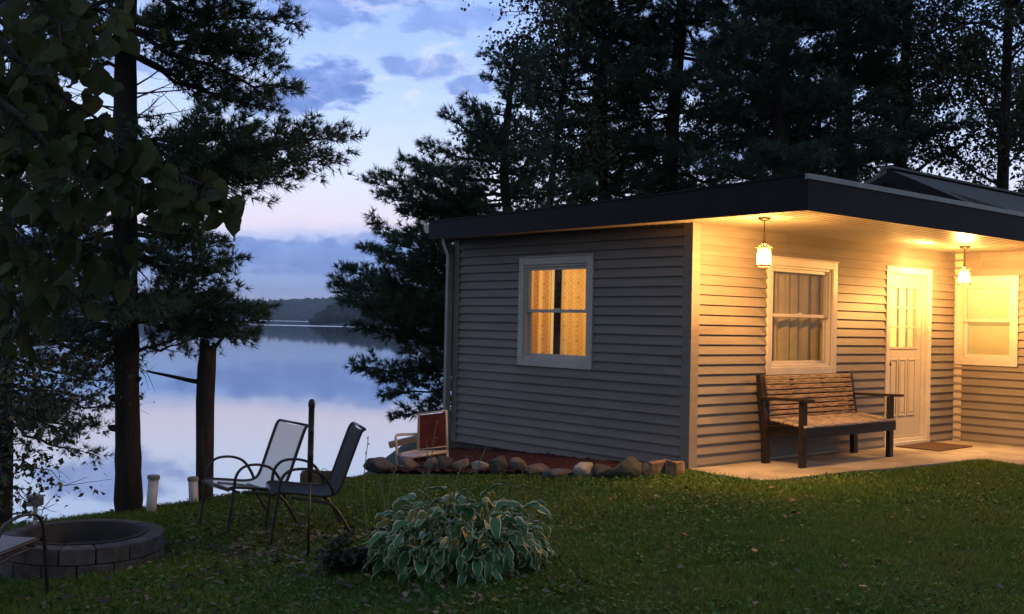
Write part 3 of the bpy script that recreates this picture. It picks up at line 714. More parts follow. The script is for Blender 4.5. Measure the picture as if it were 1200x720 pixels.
def blades(seed, n, ymin, ymax, hl, wd):
    X, Y = lawn_points(n, ymin, ymax, seed); R = rng(seed+1)
    cpx = 600+F*X/Y; worn = .75*np.exp(-((cpx-330)/95)**2-((Y-7.9)/.8)**2)+.5*np.exp(-((X-2.9)/.7)**2-((Y-10.3)/.25)**2)
    pat = np.sin(X*3.1+2*np.sin(Y*2.3))*np.sin(Y*3.7+1.5*np.sin(X*2.9)); pat2 = np.sin(X*9.1+3*np.sin(Y*7.3))*np.sin(Y*11.7+2.5*np.sin(X*8.9)); kk = R.rand(len(X)) > worn+.5*np.clip(pat-.2, 0, 1)+.6*np.clip(pat2-.1, 0, 1); X, Y = X[kk], Y[kk]; m = len(X); Z = ground(X, Y)
    dens = .45+.35*np.sin(X*7+2*np.sin(Y*6))*np.sin(Y*8+X*3)+.45*np.sin(X*1.3+1.1*np.sin(Y*1.1))*np.cos(Y*1.7+X*.6)
    H = hl*(.55+.9*R.rand(m))*(.75+.45*dens); a = R.rand(m)*2*PI; lean = (.25+.75*R.rand(m))*H; la = R.rand(m)*2*PI
    W = wd*(.7+.6*R.rand(m))
    dx, dy = np.cos(a)*W/2, np.sin(a)*W/2; lx, ly = np.cos(la)*lean, np.sin(la)*lean
    B = np.stack([X, Y, Z-.005], -1)
    z0 = np.zeros(m)
    v0 = B-np.stack([dx, dy, z0], -1); v1 = B+np.stack([dx, dy, z0], -1)
    mid = B+np.stack([lx*.35, ly*.35, H*.6], -1)
    v2 = mid+np.stack([dx*.75, dy*.75, z0], -1); v3 = mid-np.stack([dx*.75, dy*.75, z0], -1)
    v4 = B+np.stack([lx, ly, H*.95], -1)
    V = np.stack([v0, v1, v2, v3, v4], 1).reshape(-1, 3)
    b = (np.arange(m)*5)[:, None]
    q = b+np.array([[0, 1, 2, 3]]); t = b+np.array([[3, 2, 4]])
    idx = np.concatenate([q, t], 1).ravel(); sizes = np.tile([4, 3], m)
    return V, sizes, idx
Va, Sa, Ia = blades(11, 260000, 4.7, 8.2, .042, .0055)
Vb, Sb, Ib = blades(21, 330000, 8.2, 13.5, .046, .0075)
o = mesh_np('grass', np.concatenate([Va, Vb]), np.concatenate([Sa, Sb]), np.concatenate([Ia, Ib+len(Va)]), M['blade'])
tag(o, 'short dark lawn grass sloping down to the lake bank', None, None, 'stuff')
def leafquads(P, size, seed, flat=.35, aspect=.6, curl=.3):
    """small pointed leaves lying roughly flat: 6-vertex folded rhombs"""
    R = rng(seed); m = len(P); a = R.rand(m)*2*PI; L = size*(.6+.8*R.rand(m)); W = L*aspect*(.7+.6*R.rand(m))
    tl = (R.rand(m)-.5)*2*flat; tw = (R.rand(m)-.5)*2*flat
    f = np.stack([np.cos(a), np.sin(a), tl], -1); sdir = np.stack([-np.sin(a), np.cos(a), tw], -1); up = np.tile([0, 0, 1.], (m, 1))
    cu = (curl*R.rand(m))[:, None]
    L_, W_ = L[:, None], W[:, None]
    v = np.stack([P-f*L_/2, P-f*L_*.12+sdir*W_/2+up*cu*W_, P+f*L_*.22+sdir*W_*.4+up*cu*W_, P+f*L_/2+up*cu*L_*.4, P+f*L_*.22-sdir*W_*.4+up*cu*W_, P-f*L_*.12-sdir*W_/2+up*cu*W_], 1).reshape(-1, 3)
    b = (np.arange(m)*6)[:, None]; q = np.concatenate([b+np.array([[0, 1, 2, 3]]), b+np.array([[0, 3, 4, 5]])], 1)
    return v, np.tile([4, 4], m), q.ravel()
X, Y = lawn_points(70000, 4.8, 11.5, 41); R = rng(42)
nz = np.sin(X*2.1+1.3*np.sin(Y*1.7))*np.cos(Y*2.3+X)+.6*np.sin(X*.8+2)+.25*(X > 0)
k = nz+.8*R.randn(len(X)) > .45; X, Y = X[k], Y[k]
P = np.stack([X, Y, ground(X, Y)+.012+.03*R.rand(len(X))], -1)
V, S, I = leafquads(P, .027, 43, .7, .7, .3); o = mesh_np('ground_cover', V, S, I, M['clover']); tag(o, 'small broad weed leaves mixed through the lawn', None, None, 'stuff')
R = rng(51); Ps = []
X, Y = lawn_points(260, 4.9, 11, 52); Ps.append(np.stack([X, Y], -1))
X, Y = lawn_points(9500, 5.3, 10.4, 53); cpx = 600+F*X/Y
w = np.exp(-((cpx-330)/130)**2-((Y-7.9)/1.1)**2)+.55*np.exp(-((cpx-560)/120)**2-((Y-6.2)/.45)**2)+.45*np.exp(-((cpx-150)/130)**2-((Y-6.3)/.6)**2)
k = R.rand(len(X)) < w; Ps.append(np.stack([X[k], Y[k]], -1))
P2 = np.concatenate(Ps); P = np.concatenate([P2, (ground(P2[:, 0], P2[:, 1])+.03+.02*R.rand(len(P2)))[:, None]], 1)
V, S, I = leafquads(P, .046, 55, .45, .62, .35); o = mesh_np('leaf_litter', V, S, I, M['litter']); tag(o, 'dry brown fallen leaves scattered over the lawn', None, None, 'stuff')

# ================================================================== ROCK BORDER
def rock(px, py, w, h, kind, label, seed, name='border_stone', cat='stone'):
    p = on_ground(px, py); sc_ = p[1]/F; wx, hz = w*sc_, h*sc_*1.05
    R = rng(seed); V, Fa = ico(3); off = R.rand(3)*50; fr = 1.3
    d = np.array([mnoise.fractal(Vector(v*fr+off), 1.0, 2.0, 4) for v in V]); V = V*(1+.34*d[:, None])
    pl = R.randn(13, 3); pl /= np.linalg.norm(pl, axis=1)[:, None]
    for n in pl:
        q = V@n; V = V-np.outer(np.maximum(q-.62, 0)*.92, n)
    V = V*np.array([wx/2*1.08, wx/2*.85, hz*.62])
    a = R.rand()*.5-.25; ca, sa = math.cos(a), math.sin(a); V = V@np.array([[ca, -sa, 0], [sa, ca, 0], [0, 0, 1]]).T
    V[:, 2] += hz*.42
    o = mesh_np(name, V, [3]*len(Fa), Fa, M['rock_'+kind], smooth=True, loc=(p[0], p[1]+wx*.2, p[2]-.01))
    return tag(o, label, cat, 'stones edging the bed by the cottage')
rocks = [(445, 556, 40, 20, 'blue', 'broad flat bluish stone at the lake end of the border, furthest from the porch'),
 (478, 553, 34, 15, 'grey', 'low grey stone under the red armchair'),
 (504, 553, 22, 16, 'grey', 'small grey stone below the end of the downspout'),
 (520, 554, 24, 21, 'dark', 'dark upright stone just below the far corner of the cottage'),
 (541, 554, 26, 17, 'tan', 'tan rounded stone beside the dark stone at the cottage corner'),
 (562, 554, 27, 16, 'light', 'pale flat stone left of the tall greenish stone'),
 (583, 557, 23, 24, 'green', 'tall greenish grey stone leaning in the border'),
 (606, 555, 30, 20, 'grey', 'flat-topped grey stone right of the tall greenish one'),
 (630, 558, 32, 15, 'red', 'low reddish stone in the middle of the border'),
 (655, 562, 36, 15, 'blue', 'low dark blue stone left of the palest stone'),
 (683, 562, 31, 24, 'light', 'palest stone of the border, egg shaped and tilted'),
 (704, 562, 27, 19, 'dark', 'small dark stone right of the palest stone'),
 (737, 563, 46, 26, 'green', 'largest dark stone of the border near the porch corner'),
 (757, 561, 16, 21, 'dark', 'narrow dark stone between the largest stone and the cut blocks')]
for i, r in enumerate(rocks): rock(r[0], r[1], r[2], r[3], r[4], r[5], 100+i)
def block(px, py, w, h, d, rz, label, seed):
    p = on_ground(px, py); s = p[1]/F; W, H = w*s, h*s; R = rng(seed)
    V = []; n = 10
    mb = MB()
    prof = [(W/2*math.cos(t)*(1+.12*R.randn()), d*math.sin(t)*(1+.1*R.randn())) for t in np.linspace(0, 2*PI, n, endpoint=False)]
    mb.prism(prof, 0, H)
    mb.v = [(x*(1.12 if z == 0 else 1), y*(1.1 if z == 0 else 1), z+.01*R.randn()) for x, y, z in mb.v]
    o = mb.build('cut_block', M['stump'], bevel=.008, loc=(p[0], p[1]+.1, p[2]-.01)); o.rotation_euler = (0, 0, rz); tag(o, label, 'block', 'brown cut blocks ending the border')
block(773, 559, 26, 18, .1, .2, 'brown flat-topped cut block beside the stones', 3)
block(793, 560, 22, 19, .09, -.3, 'brown cut block against the porch corner post', 4)
mb = MB(); B2 = [(-1.5, 11.85), (-.9, 11.55), (-.35, 11.3), (.3, 11.05), (.9, 10.85), (1.55, 10.9), (1.78, 10.95), (-.65, 13.75), (-.9, 13.3)]
P = np.array(B2); R = rng(9)
gxs = np.linspace(-1.6, 1.9, 90); gys = np.linspace(10.6, 13.9, 90); GX, GY = np.meshgrid(gxs, gys); hx, hy = w2h(GX, GY)
ok = inpoly(GX, GY, B2) & (hx < .01)
GZ = ground(GX, GY); GZ = np.maximum(GZ, -.035+.065*(GX-1.8)-.03)+.035+.012*R.randn(*GX.shape)
ids = -np.ones(GX.shape, int); ids[ok] = np.arange(ok.sum()); V = np.stack([GX[ok], GY[ok], GZ[ok]], -1); f = []
for i in range(89):
    for j in range(89):
        q = (ids[i, j], ids[i, j+1], ids[i+1, j+1], ids[i+1, j])
        if min(q) >= 0: f.append(q)
tag(mesh_np('mulch', V, [4]*len(f), f, M['mulch']), 'dark red wood mulch between the stones and the siding', None, None, 'stuff')

# ================================================================== FIRE PIT
pit = thing('fire_pit', 'round fire pit of two courses of grey blocks with a steel liner', 'fire pit', PIT)
ro, ri = .56, .42
for c in range(2):
    mb = MB(); n = 15; R = rng(60+c)
    for k in range(n):
        a0 = 2*PI*(k+.5*c)/n+.008; a1 = 2*PI*(k+1+.5*c)/n-.008; j = .006*R.randn(); z0 = -.03+.115*c+(.002 if c else 0); z1 = z0+.112
        m = 4; vs = []
        for z in (z0, z1):
            for i in range(m+1): a = a0+(a1-a0)*i/m; vs.append(((ro+j)*math.cos(a), (ro+j)*math.sin(a), z))
            for i in range(m, -1, -1): a = a0+(a1-a0)*i/m; vs.append((ri*math.cos(a), ri*math.sin(a), z))
        q = 2*(m+1); mb.add(vs, [tuple(range(q))[::-1], tuple(range(q, 2*q))]+[(i, (i+1) % q, q+(i+1) % q, q+i) for i in range(q)])
    mb.build('block_course', M['block'], pit, bevel=.008)
mb = MB(); mb.lathe([(.405, -.02), (.405, .195), (.44, .2), (.44, .207), (.395, .204), (.395, -.02)], n=64); mb.build('steel_ring', M['ring_metal'], pit, True)
V = []; nr, na = 12, 40; R = rng(61)
for i in range(nr+1):
    for k in range(na): r = .395*i/nr; a = 2*PI*k/na; V.append((r*math.cos(a), r*math.sin(a), .01+.02*R.rand()))
f = [(i*na+k, (i+1)*na+k, (i+1)*na+(k+1) % na, i*na+(k+1) % na) for i in range(nr) for k in range(na)]
mesh_np('ash_bed', V, [4]*len(f), f, M['ash'], pit)
for k, (x, y, a, l) in enumerate([(-.1, .12, .3, .4), (.12, .16, -.5, .34), (-.18, -.02, 1.1, .3)]):
    mb = MB(); d = Vector((math.cos(a), math.sin(a), .12)); c = Vector((x, y, .06)); mb.tube([c-d*l/2, c, c+d*l/2], [.04, .045, .036], 9)
    o = mb.build('charred_log', M['char'], smooth=False, loc=PIT); tag(o, ['charred log lying along the back of the fire pit', 'short charred log slanting at the right of the fire pit', 'charred log end at the left of the fire pit'][k], 'log', 'logs in the fire pit')

# ================================================================== CHAIRS
def sling_chair(loc, rz, label, slm, group='sling chairs round the fire pit'):
    """local: faces -y... seat forward = +x"""
    t = thing('sling_chair', label, 'chair', loc, rz, group); W = .27; t.scale = (1, 1, .86)
    for s in (-1, 1):
        y = s*(W+.02)
        m = MB(); m.tube(smoothpath([(.30, y, 0), (.275, y, .25), (.255, y, .43), (.235, y, .56), (.17, y, .635), (.05, y, .645), (-.06, y, .60), (-.13, y, .50), (-.16, y*.97, .42)], 5), .0125, 8); m.build('arm_frame', M['chair_tube'], t, True)
        m = MB(); m.tube(smoothpath([(.16, y*.96, .40), (-.05, y*.97, .36), (-.17, y, .30), (-.33, y, .0)], 5), .0125, 8); m.build('leg', M['chair_tube'], t, True)
    rail = [(.29, .425), (.26, .448), (.1, .43), (-.08, .405), (-.17, .425), (-.215, .50), (-.27, .68), (-.33, .88), (-.36, .965), (-.385, .985)]
    for s in (-1, 1):
        m = MB(); m.tube(smoothpath([(x, s*W, z) for x, z in rail], 4), .0135, 8); m.build('seat_rail', M['chair_tube'], t, True)
    for (x, z, r) in ((-.385, .985, .0125), (.29, .425, .0125), (-.1, .37, .01), (.2, .4, .01)):
        m = MB(); m.tube([(x, -W, z), (x, W, z)], r, 8); m.build('crossbar', M['chair_tube'], t, True)
    pr = smoothpath([(x, 0, z) for x, z in rail], 4); n = len(pr); V = []; nk = 10
    for p in pr:
        for k in range(nk+1): u = -1+2*k/nk; V.append((p.x+.012*(1-u*u), u*(W-.004), p.z-.018*(1-u*u)))
    nv = len(V); V += [(x, y, z-.004) for x, y, z in V]
    f = [(i*(nk+1)+k, (i+1)*(nk+1)+k, (i+1)*(nk+1)+k+1, i*(nk+1)+k+1) for i in range(n-1) for k in range(nk)]
    V = V[:nv] if slm is M['sling'] else V
    if slm is not M['sling']: f = f+[tuple(nv+q for q in a[::-1]) for a in f]
    mesh_np('sling', V, [4]*len(f), f, slm, t, True)
    return t
def setchair(px, py, dirx, diry, label, slm):
    p = on_ground(px, py); rz = math.atan2(diry, dirx); return sling_chair((p[0], p[1], p[2]), rz, label, slm)
setchair(291, 619, -.80, -.60, 'grey sling patio chair with pale back beside the tree stump, facing the fire pit', M['sling'])
setchair(360, 628, -.955, -.295, 'brown sling patio chair in profile right of the garden torch', M['sling_dark'])
sling_chair((-3.25, 6.63, gz(-3.25, 6.63)), 1.22, 'sling patio chair cut by the left edge in front of the fire pit', M['sling_grey'])
# torch
p = on_ground(361, 653)
tt = thing('garden_torch', 'slim black garden torch standing on a thin stake between the chairs', 'torch', p)
mb = MB(); mb.tube([(0, 0, -.05), (.0, 0, .54)], .009, 8); mb.build('stake', M['black_metal'], tt, True)
mb = MB(); mb.lathe([(.002, .52), (.012, .525), (.019, .55), (.021, .56), (.021, .70), (.023, .705), (.021, .71), (.021, .87), (.023, .875), (.021, .88), (.021, 1.04), (.024, 1.045), (.024, 1.075), (.016, 1.095), (.002, 1.1)], n=20); mb.build('torch_head', M['black_metal'], tt, True)
# pipes
for px, py, hpx, w, lean, lab in ((176, 593, 35, 12, .025, 'white capped vent pipe right of the tall pine'), (228, 588, 28, 11, -.02, 'white capped vent pipe against the broken trunk')):
    p = at(px, py, 9.75 if px < 200 else 10.2); p[2] = gz(p[0], p[1]); s = p[1]/F; H = at(px, py-hpx-1, p[1])[2]-p[2]; r = w*s/2
    t = thing('vent_pipe', lab, 'pipe', p, 0, 'white pipes on the bank')
    mb = MB(); mb.tube([(0, 0, -.1), (lean, 0, H-.03)], r, 20); mb.build('pipe', M['pvc'], t, True)
    mb = MB(); mb.tube([(lean*.95, 0, H-.035), (lean, 0, H-.012), (lean*1.02, 0, H)], [r*1.2, r*1.22, r*1.05], 20); mb.build('cap', M['pvc_cap'], t)
# solar light
p = at(41, 610, 8.9); p[2] = gz(p[0], p[1])
t = thing('solar_light', 'small grey box light on a short white post at the bank', 'garden light', p)
H = at(41, 583, 8.9)[2]-p[2]
mb = MB(); mb.tube([(0, 0, -.1), (0, 0, H-.06)], .018, 12); mb.build('post', M['pvc'], t)
mb = MB(); mb.box((-.05, -.05, H-.07), (.05, .05, H+.0)); mb.build('lamp_box', mat('grey_plastic', (.22, .23, .23), (.17, .18, .18), 6, .5), t, bevel=.008)
mb = MB(); mb.box((-.058, -.058, H+.002), (.058, .058, H+.014)); mb.build('lid', M['pvc_cap'], t, bevel=.004)
# wooden box
p = on_ground(374, 567); t = thing('planter_box', 'low weathered wooden box with a wire handle behind the brown chair', 'box', p, .12)
mb = MB(); a, b, h = .19, .11, .12
mb.box((-a, -b, .0), (a, -b+.02, h)); mb.box((-a, b-.02, .0), (a, b, h)); mb.box((-a, -b+.021, .0), (-a+.02, b-.021, h-.004)); mb.box((a-.02, -b+.021, .0), (a, b-.021, h-.004)); mb.box((-a+.021, -b+.021, .01), (a-.021, b-.021, .09)); mb.build('box_body', M['box_wood'], t, bevel=.004)
mb = MB(); mb.tube(arc((.05, 0, h-.0), .035, 0, PI, 12), .003, 6); mb.build('handle', M['black_metal'], t)

# red armchair behind the stones
def red_chair():
    p = at(505, 545, 12.6); z0 = at(505, 543, 12.6)[2]-.12
    s = 12.6/F
    t = thing('lawn_armchair', 'old white-framed lawn armchair with a faded red back by the cottage corner', 'armchair', (p[0], p[1], z0))
    g = lambda px, py, dy=0: tuple(np.array(at(px, py, 12.6+dy))-np.array([p[0], p[1], z0]))
    m = MB(); m.tube([g(490, 533), g(491, 485), g(523, 481.5), g(524, 529)], .018, 8); m.tube([g(490, 527), g(523, 523)], .014, 8); m.build('back_frame', M['white_tube'], t, True)
    m = MB(); A, B, C_, D = (np.array(g(*q)) for q in ((492.3, 528), (522, 525), (522, 483.5), (492.3, 487)))
    vs = [A, B, C_, D]; th = np.array([0, .012, 0]); m.add([v-th for v in vs]+[v+th for v in vs], [(0, 1, 2, 3), (7, 6, 5, 4), (0, 4, 5, 1), (1, 5, 6, 2), (2, 6, 7, 3), (3, 7, 4, 0)]); m.build('backrest', M['red_sling'], t)
    m = MB(); m.tube(smoothpath([g(466, 548, -.1), g(465, 528, -.1), g(464, 512, -.1), g(470, 509.5, 0), g(490, 509, .05)], 5), .016, 8); m.build('armrest', M['white_tube'], t, True)
    m = MB(); m.tube([g(466, 533, -.1), g(490, 528, 0)], .016, 8); m.tube([g(478, 537, -.3), g(524, 529, -.1)], .02, 8); m.tube([g(466, 533, -.1), g(478, 537, -.3)], .016, 8); m.build('seat_frame', M['white_tube'], t, True)
    m = MB(); q = [np.array(g(467, 533, -.1)), np.array(g(479, 537, -.3)), np.array(g(523, 529.5, -.1)), np.array(g(490, 528.5, .02))]; th = np.array([0, 0, .01]); m.add([v-th for v in q]+[v+th for v in q], [(3, 2, 1, 0), (4, 5, 6, 7), (0, 1, 5, 4), (1, 2, 6, 5), (2, 3, 7, 6), (3, 0, 4, 7)]); m.build('seat', M['white_tube'], t)
    for a in (((478, 537, -.3), (477, 556, -.3)), ((524, 529, -.1), (525, 552, -.1)), ((491, 530, 0), (492, 553, 0.05))):
        m = MB(); m.tube([g(*a[0]), g(*a[1])], .015, 8); m.build('leg', M['white_tube'], t)
red_chair()

# ================================================================== HOSTA + WEEDS
def hosta():
    p = on_ground(540, 668); t = thing('hosta', 'large clump of hosta with green leaves edged in white', 'plant', p); t.scale = (1, 1, .93)
    R = rng(70); V = []; S = []; I = []; UV = []; nl, nw = 7, 6
    N = 640
    for k in range(N):
        a = R.rand()*2*PI; q = R.rand(); tier = R.rand()
        rad = .12+.44*math.sqrt(q); hgt = .38*(1-(rad/.66)**2)+.05+.07*R.randn(); hgt = max(.05, hgt)
        if tier < .25: hgt *= .45+.4*R.rand()
        L = .07+.11*R.rand()**1.3; Wd = L*(.38+.2*R.rand()); out = np.array([math.cos(a), math.sin(a), 0]); sd = np.array([-math.sin(a), math.cos(a), 0])
        aj = R.randn()*.45; out, sd = out*math.cos(aj)+sd*math.sin(aj), sd*math.cos(aj)-out*math.sin(aj)
        ph = .5-1.25*(rad/.56)**1.4+.6*R.randn(); c = np.array([math.cos(a)*rad*1.02, math.sin(a)*rad*.9, hgt]); b = len(V); tw = R.randn()*.5; wav = R.rand()*6
        pos = c.copy()-out*L*.3
        for i in range(nl+1):
            u = i/nl; ang = ph-1.1*u*(.6+.4*R.rand()*0)
            if i: pos = pos+(out*math.cos(ang)+np.array([0, 0, 1])*math.sin(ang))*L/nl
            wd = Wd*(math.sin(PI*min(1, u*.93+.07)**.72))**.85 if i < nl else 0
            nrm = np.array([0, 0, 1])*math.cos(ang)-out*math.sin(ang)
            for j in range(nw+1):
                v = -1+2*j/nw; s2 = sd*math.cos(tw)+nrm*math.sin(tw)
                V.append(pos+s2*v*wd/2+nrm*(abs(v)*wd*.26+.009*math.sin(wav+u*9+v*3)*abs(v))); UV.append((max(abs(v), (u-.8)*4 if u > .8 else 0), u))
        for i in range(nl):
            for j in range(nw): S.append(4); I += [b+i*(nw+1)+j, b+i*(nw+1)+j+1, b+(i+1)*(nw+1)+j+1, b+(i+1)*(nw+1)+j]
    mesh_np('foliage', V, S, I, M['hosta'], t, True, uv=UV)
    mb = MB()
    for k in range(90):
        a = R.rand()*2*PI; r = .1+.38*R.rand(); mb.tube(smoothpath([(math.cos(a)*.06, math.sin(a)*.06, 0), (math.cos(a)*r*.5, math.sin(a)*r*.5, .25), (math.cos(a)*r, math.sin(a)*r, .33*(1-(r/.7)**2))], 3), .004, 5)
    mb.build('leaf_stem', M['clover'], t)
    for k, (bx, tx, ty) in enumerate([(436, 432, 500), (462, 470, 520), (470, 500, 505), (500, 512, 480), (520, 548, 525), (545, 575, 500), (560, 600, 555), (585, 612, 560), (600, 630, 578), (490, 497, 545), (450, 446, 560)]):
        tip = np.array(at(tx, ty, p[1]+.1*R.randn()))-p; bs = np.array(at(bx, 610, p[1]+.12*R.randn()))-p; bs[2] = .1
        mid = (bs+tip)/2+np.array([.03*R.randn()+(tip[0]-bs[0])*-.12, 0, .02])
        mb = MB(); pts = smoothpath([bs, mid, tip], 6); mb.tube(pts, [.005-.0028*i/(len(pts)-1) for i in range(len(pts))], 5)
        for q in range(5+R.randint(4)):
            w = pts[-1-q] if q < len(pts) else pts[0]; d = Vector((R.randn()*.02, R.randn()*.02, -.012-.012*R.rand())); mb.tube([w, w+d*.5, w+d], [.0015, .004, .001], 5)
        if k in (6, 7, 8):
            for q in range(3):
                w = pts[-2-3*q]; d = Vector((R.randn(), R.randn(), .4)).normalized()*.05; sd = d.orthogonal().normalized()*.012
                mb.add([w, w+d*.5+sd, w+d, w+d*.5-sd], [(0, 1, 2, 3)])
        mb.build('flower_stalk', M['stalk'], t)
hosta()
def weed(px, py, rad, h, n, label, seed):
    p = on_ground(px, py); t = thing('weed_clump', label, 'weeds', p); R = rng(seed); Ps = []; mb = MB()
    for k in range(n):
        a = R.rand()*2*PI; r = rad*math.sqrt(R.rand()); b = (r*.4*math.cos(a), r*.4*math.sin(a), -.01); tp = (r*math.cos(a), r*math.sin(a), h*(.5+.6*R.rand())*(1-.5*r/rad))
        pts = smoothpath([b, ((b[0]+tp[0])/2, (b[1]+tp[1])/2, tp[2]*.6), tp], 4); mb.tube(pts, .0025, 4)
        for q in pts[2:]:
            for _ in range(4): Ps.append((q.x+.025*R.randn(), q.y+.025*R.randn(), max(.01, q.z+.015*R.randn())))
    mb.build('stem', M['stalk'], t); V, S, I = leafquads(np.array(Ps), .042, seed+1, .8, .5, .4); mesh_np('foliage', V, S, I, M['weed'], t)
weed(405, 672, .17, .26, 45, 'dark low weeds left of the hosta', 75)
weed(455, 645, .12, .3, 16, 'loose weed stems at the back left of the hosta', 77)

# ================================================================== TREES
def norm(v): return v/np.maximum(np.linalg.norm(v, axis=-1, keepdims=True), 1e-9)
def tufts(P, D, k, length, width, spread, R):
    """k needles radiating round direction D at every point P"""
    n = len(P); P = np.repeat(P, k, 0); D = np.repeat(D, k, 0)
    r = norm(R.randn(n*k, 3)); d = norm(D+spread*r); L = length*(.65+.6*R.rand(n*k, 1)); w = norm(np.cross(d, R.randn(n*k, 3)))*width/2*(.7+.6*R.rand(n*k, 1))
    b = P+D*length*.25*(R.rand(n*k, 1)-.5)
    V = np.stack([b-w, b+w, b+d*L+w*.35], 1).reshape(-1, 3); return V
class Tree:
    def __init__(s, base, seed): s.b = np.array(base, float); s.R = rng(seed); s.wood = MB(); s.limb = MB(); s.P = []; s.D = []
    def trunk(s, pts, rads, n=14, rough=0.06):
        pts = smoothpath([Vector(p) for p in pts], 6); rr = np.interp(np.linspace(0, 1, len(pts)), np.linspace(0, 1, len(rads)), rads)
        rr = rr*(1+rough*s.R.randn(len(rr))*.5); s.wood.tube(pts, list(rr), n); s.axis = pts
    def at_h(s, z):
        for a, b in zip(s.axis[:-1], s.axis[1:]):
            if a.z <= z <= b.z: return a.lerp(b, (z-a.z)/max(1e-6, b.z-a.z))
        return s.axis[-1].copy()
    def bough(s, a, b, r0, sag=.06, dens=1.0, side=.5, bare=.2, tw=None, up=.25):
        R = s.R; a = np.array(a, float); b = np.array(b, float); L = np.linalg.norm(b-a); d = (b-a)/L; m = 9
        t = np.linspace(0, 1, m)[:, None]; pts = a+(b-a)*t; pts[:, 2] += -sag*L*np.sin(PI*t[:, 0])*1.0
        pts[1:-1] += R.randn(m-2, 3)*.02*L
        s.limb.tube(pts, list(r0*(1-.85*t[:, 0])), 6)
        h = np.cross(d, [0, 0, 1]); h = h/max(1e-6, np.linalg.norm(h)); nt = max(4, int(L*11*dens))
        for i in range(nt):
            u = bare+(1-bare)*(i+.5*R.rand())/nt; q = pts[min(m-1, int(u*(m-1)))]+(pts[min(m-1, int(u*(m-1))+1)]-pts[min(m-1, int(u*(m-1)))])*((u*(m-1)) % 1)
            sg = 1 if i % 2 else -1; l = (side*L*(1.05-u)**.8*(.55+.6*R.rand())+.12); l = min(l, .9)
            dd = d*(.55+.3*R.rand())+h*sg*(.75+.3*R.randn())+np.array([0, 0, up+.3*R.randn()]); dd /= np.linalg.norm(dd)
            e = q+dd*l; s.twig(q, e, dd, .006 if l > .3 else .004)
        s.twig(pts[-2], pts[-1]+d*.05, d, .005)
    def twig(s, q, e, dd, r):
        R = s.R; s.limb.tube([q, (q+e)/2+R.randn(3)*.01, e], [r, r*.7, r*.3], 3, False); l = np.linalg.norm(e-q); n = max(2, int(l/.036))
        for j in range(n):
            u = .25+.75*(j+1)/n; p = q+(e-q)*u+R.randn(3)*.028; s.P.append(p); d2 = dd+.55*R.randn(3)+np.array([0, 0, .25]); s.D.append(d2/np.linalg.norm(d2))
    def dead(s, a, b, r0, n=5):
        R = s.R; a = np.array(a, float); b = np.array(b, float); L = np.linalg.norm(b-a); t = np.linspace(0, 1, 6)[:, None]; pts = a+(b-a)*t+R.randn(6, 3)*.02*L*t
        s.limb.tube(pts, list(r0*(1-.8*t[:, 0])), 5)
        for k in range(n):
            i = R.randint(2, 6); q = pts[i]; d = (b-a)/L+.8*R.randn(3); s.limb.tube([q, q+d*.12*L, q+d*.2*L+R.randn(3)*.03], [r0*.35, r0*.25, r0*.1], 3, False)
    def finish(s, name, label, cat, bark, foliage, k, length, width, spread, group, leaves=False, lsize=.06):
        t = thing(name, label, cat, s.b, 0, group)
        off = s.b
        def loc(mb): mb.v = [(x-off[0], y-off[1], z-off[2]) for x, y, z in mb.v]
        loc(s.wood); loc(s.limb); s.wood.build('trunk', bark, t, True); s.limb.build('limbs', bark, t, True)
        P = np.array(s.P)-off; D = np.array(s.D)
        if leaves: V, S, I = tree_leaves(P, k, lsize, s.R)
        else: V = tufts(P, D, k, length, width, spread, s.R); n = len(V)//3; S = np.full(n, 3); I = np.arange(n*3)
        o = mesh_np('crown', V, S, I, foliage, t); return t
def tree_leaves(P, k, size, R, spread=.1):
    P = np.repeat(P, k, 0)+R.randn(len(P)*k, 3)*spread; n = len(P); L = size*(.6+.7*R.rand(n, 1))
    f = norm(R.randn(n, 3)+np.array([0, 0, -.35])); u = norm(np.cross(f, R.randn(n, 3))); nr = np.cross(f, u)
    v = np.stack([P, P+f*L*.4+u*L*.34+nr*L*.08, P+f*L, P+f*L*.4-u*L*.34+nr*L*.08], 1).reshape(-1, 3)
    return v, np.full(n, 4), np.arange(n*4)

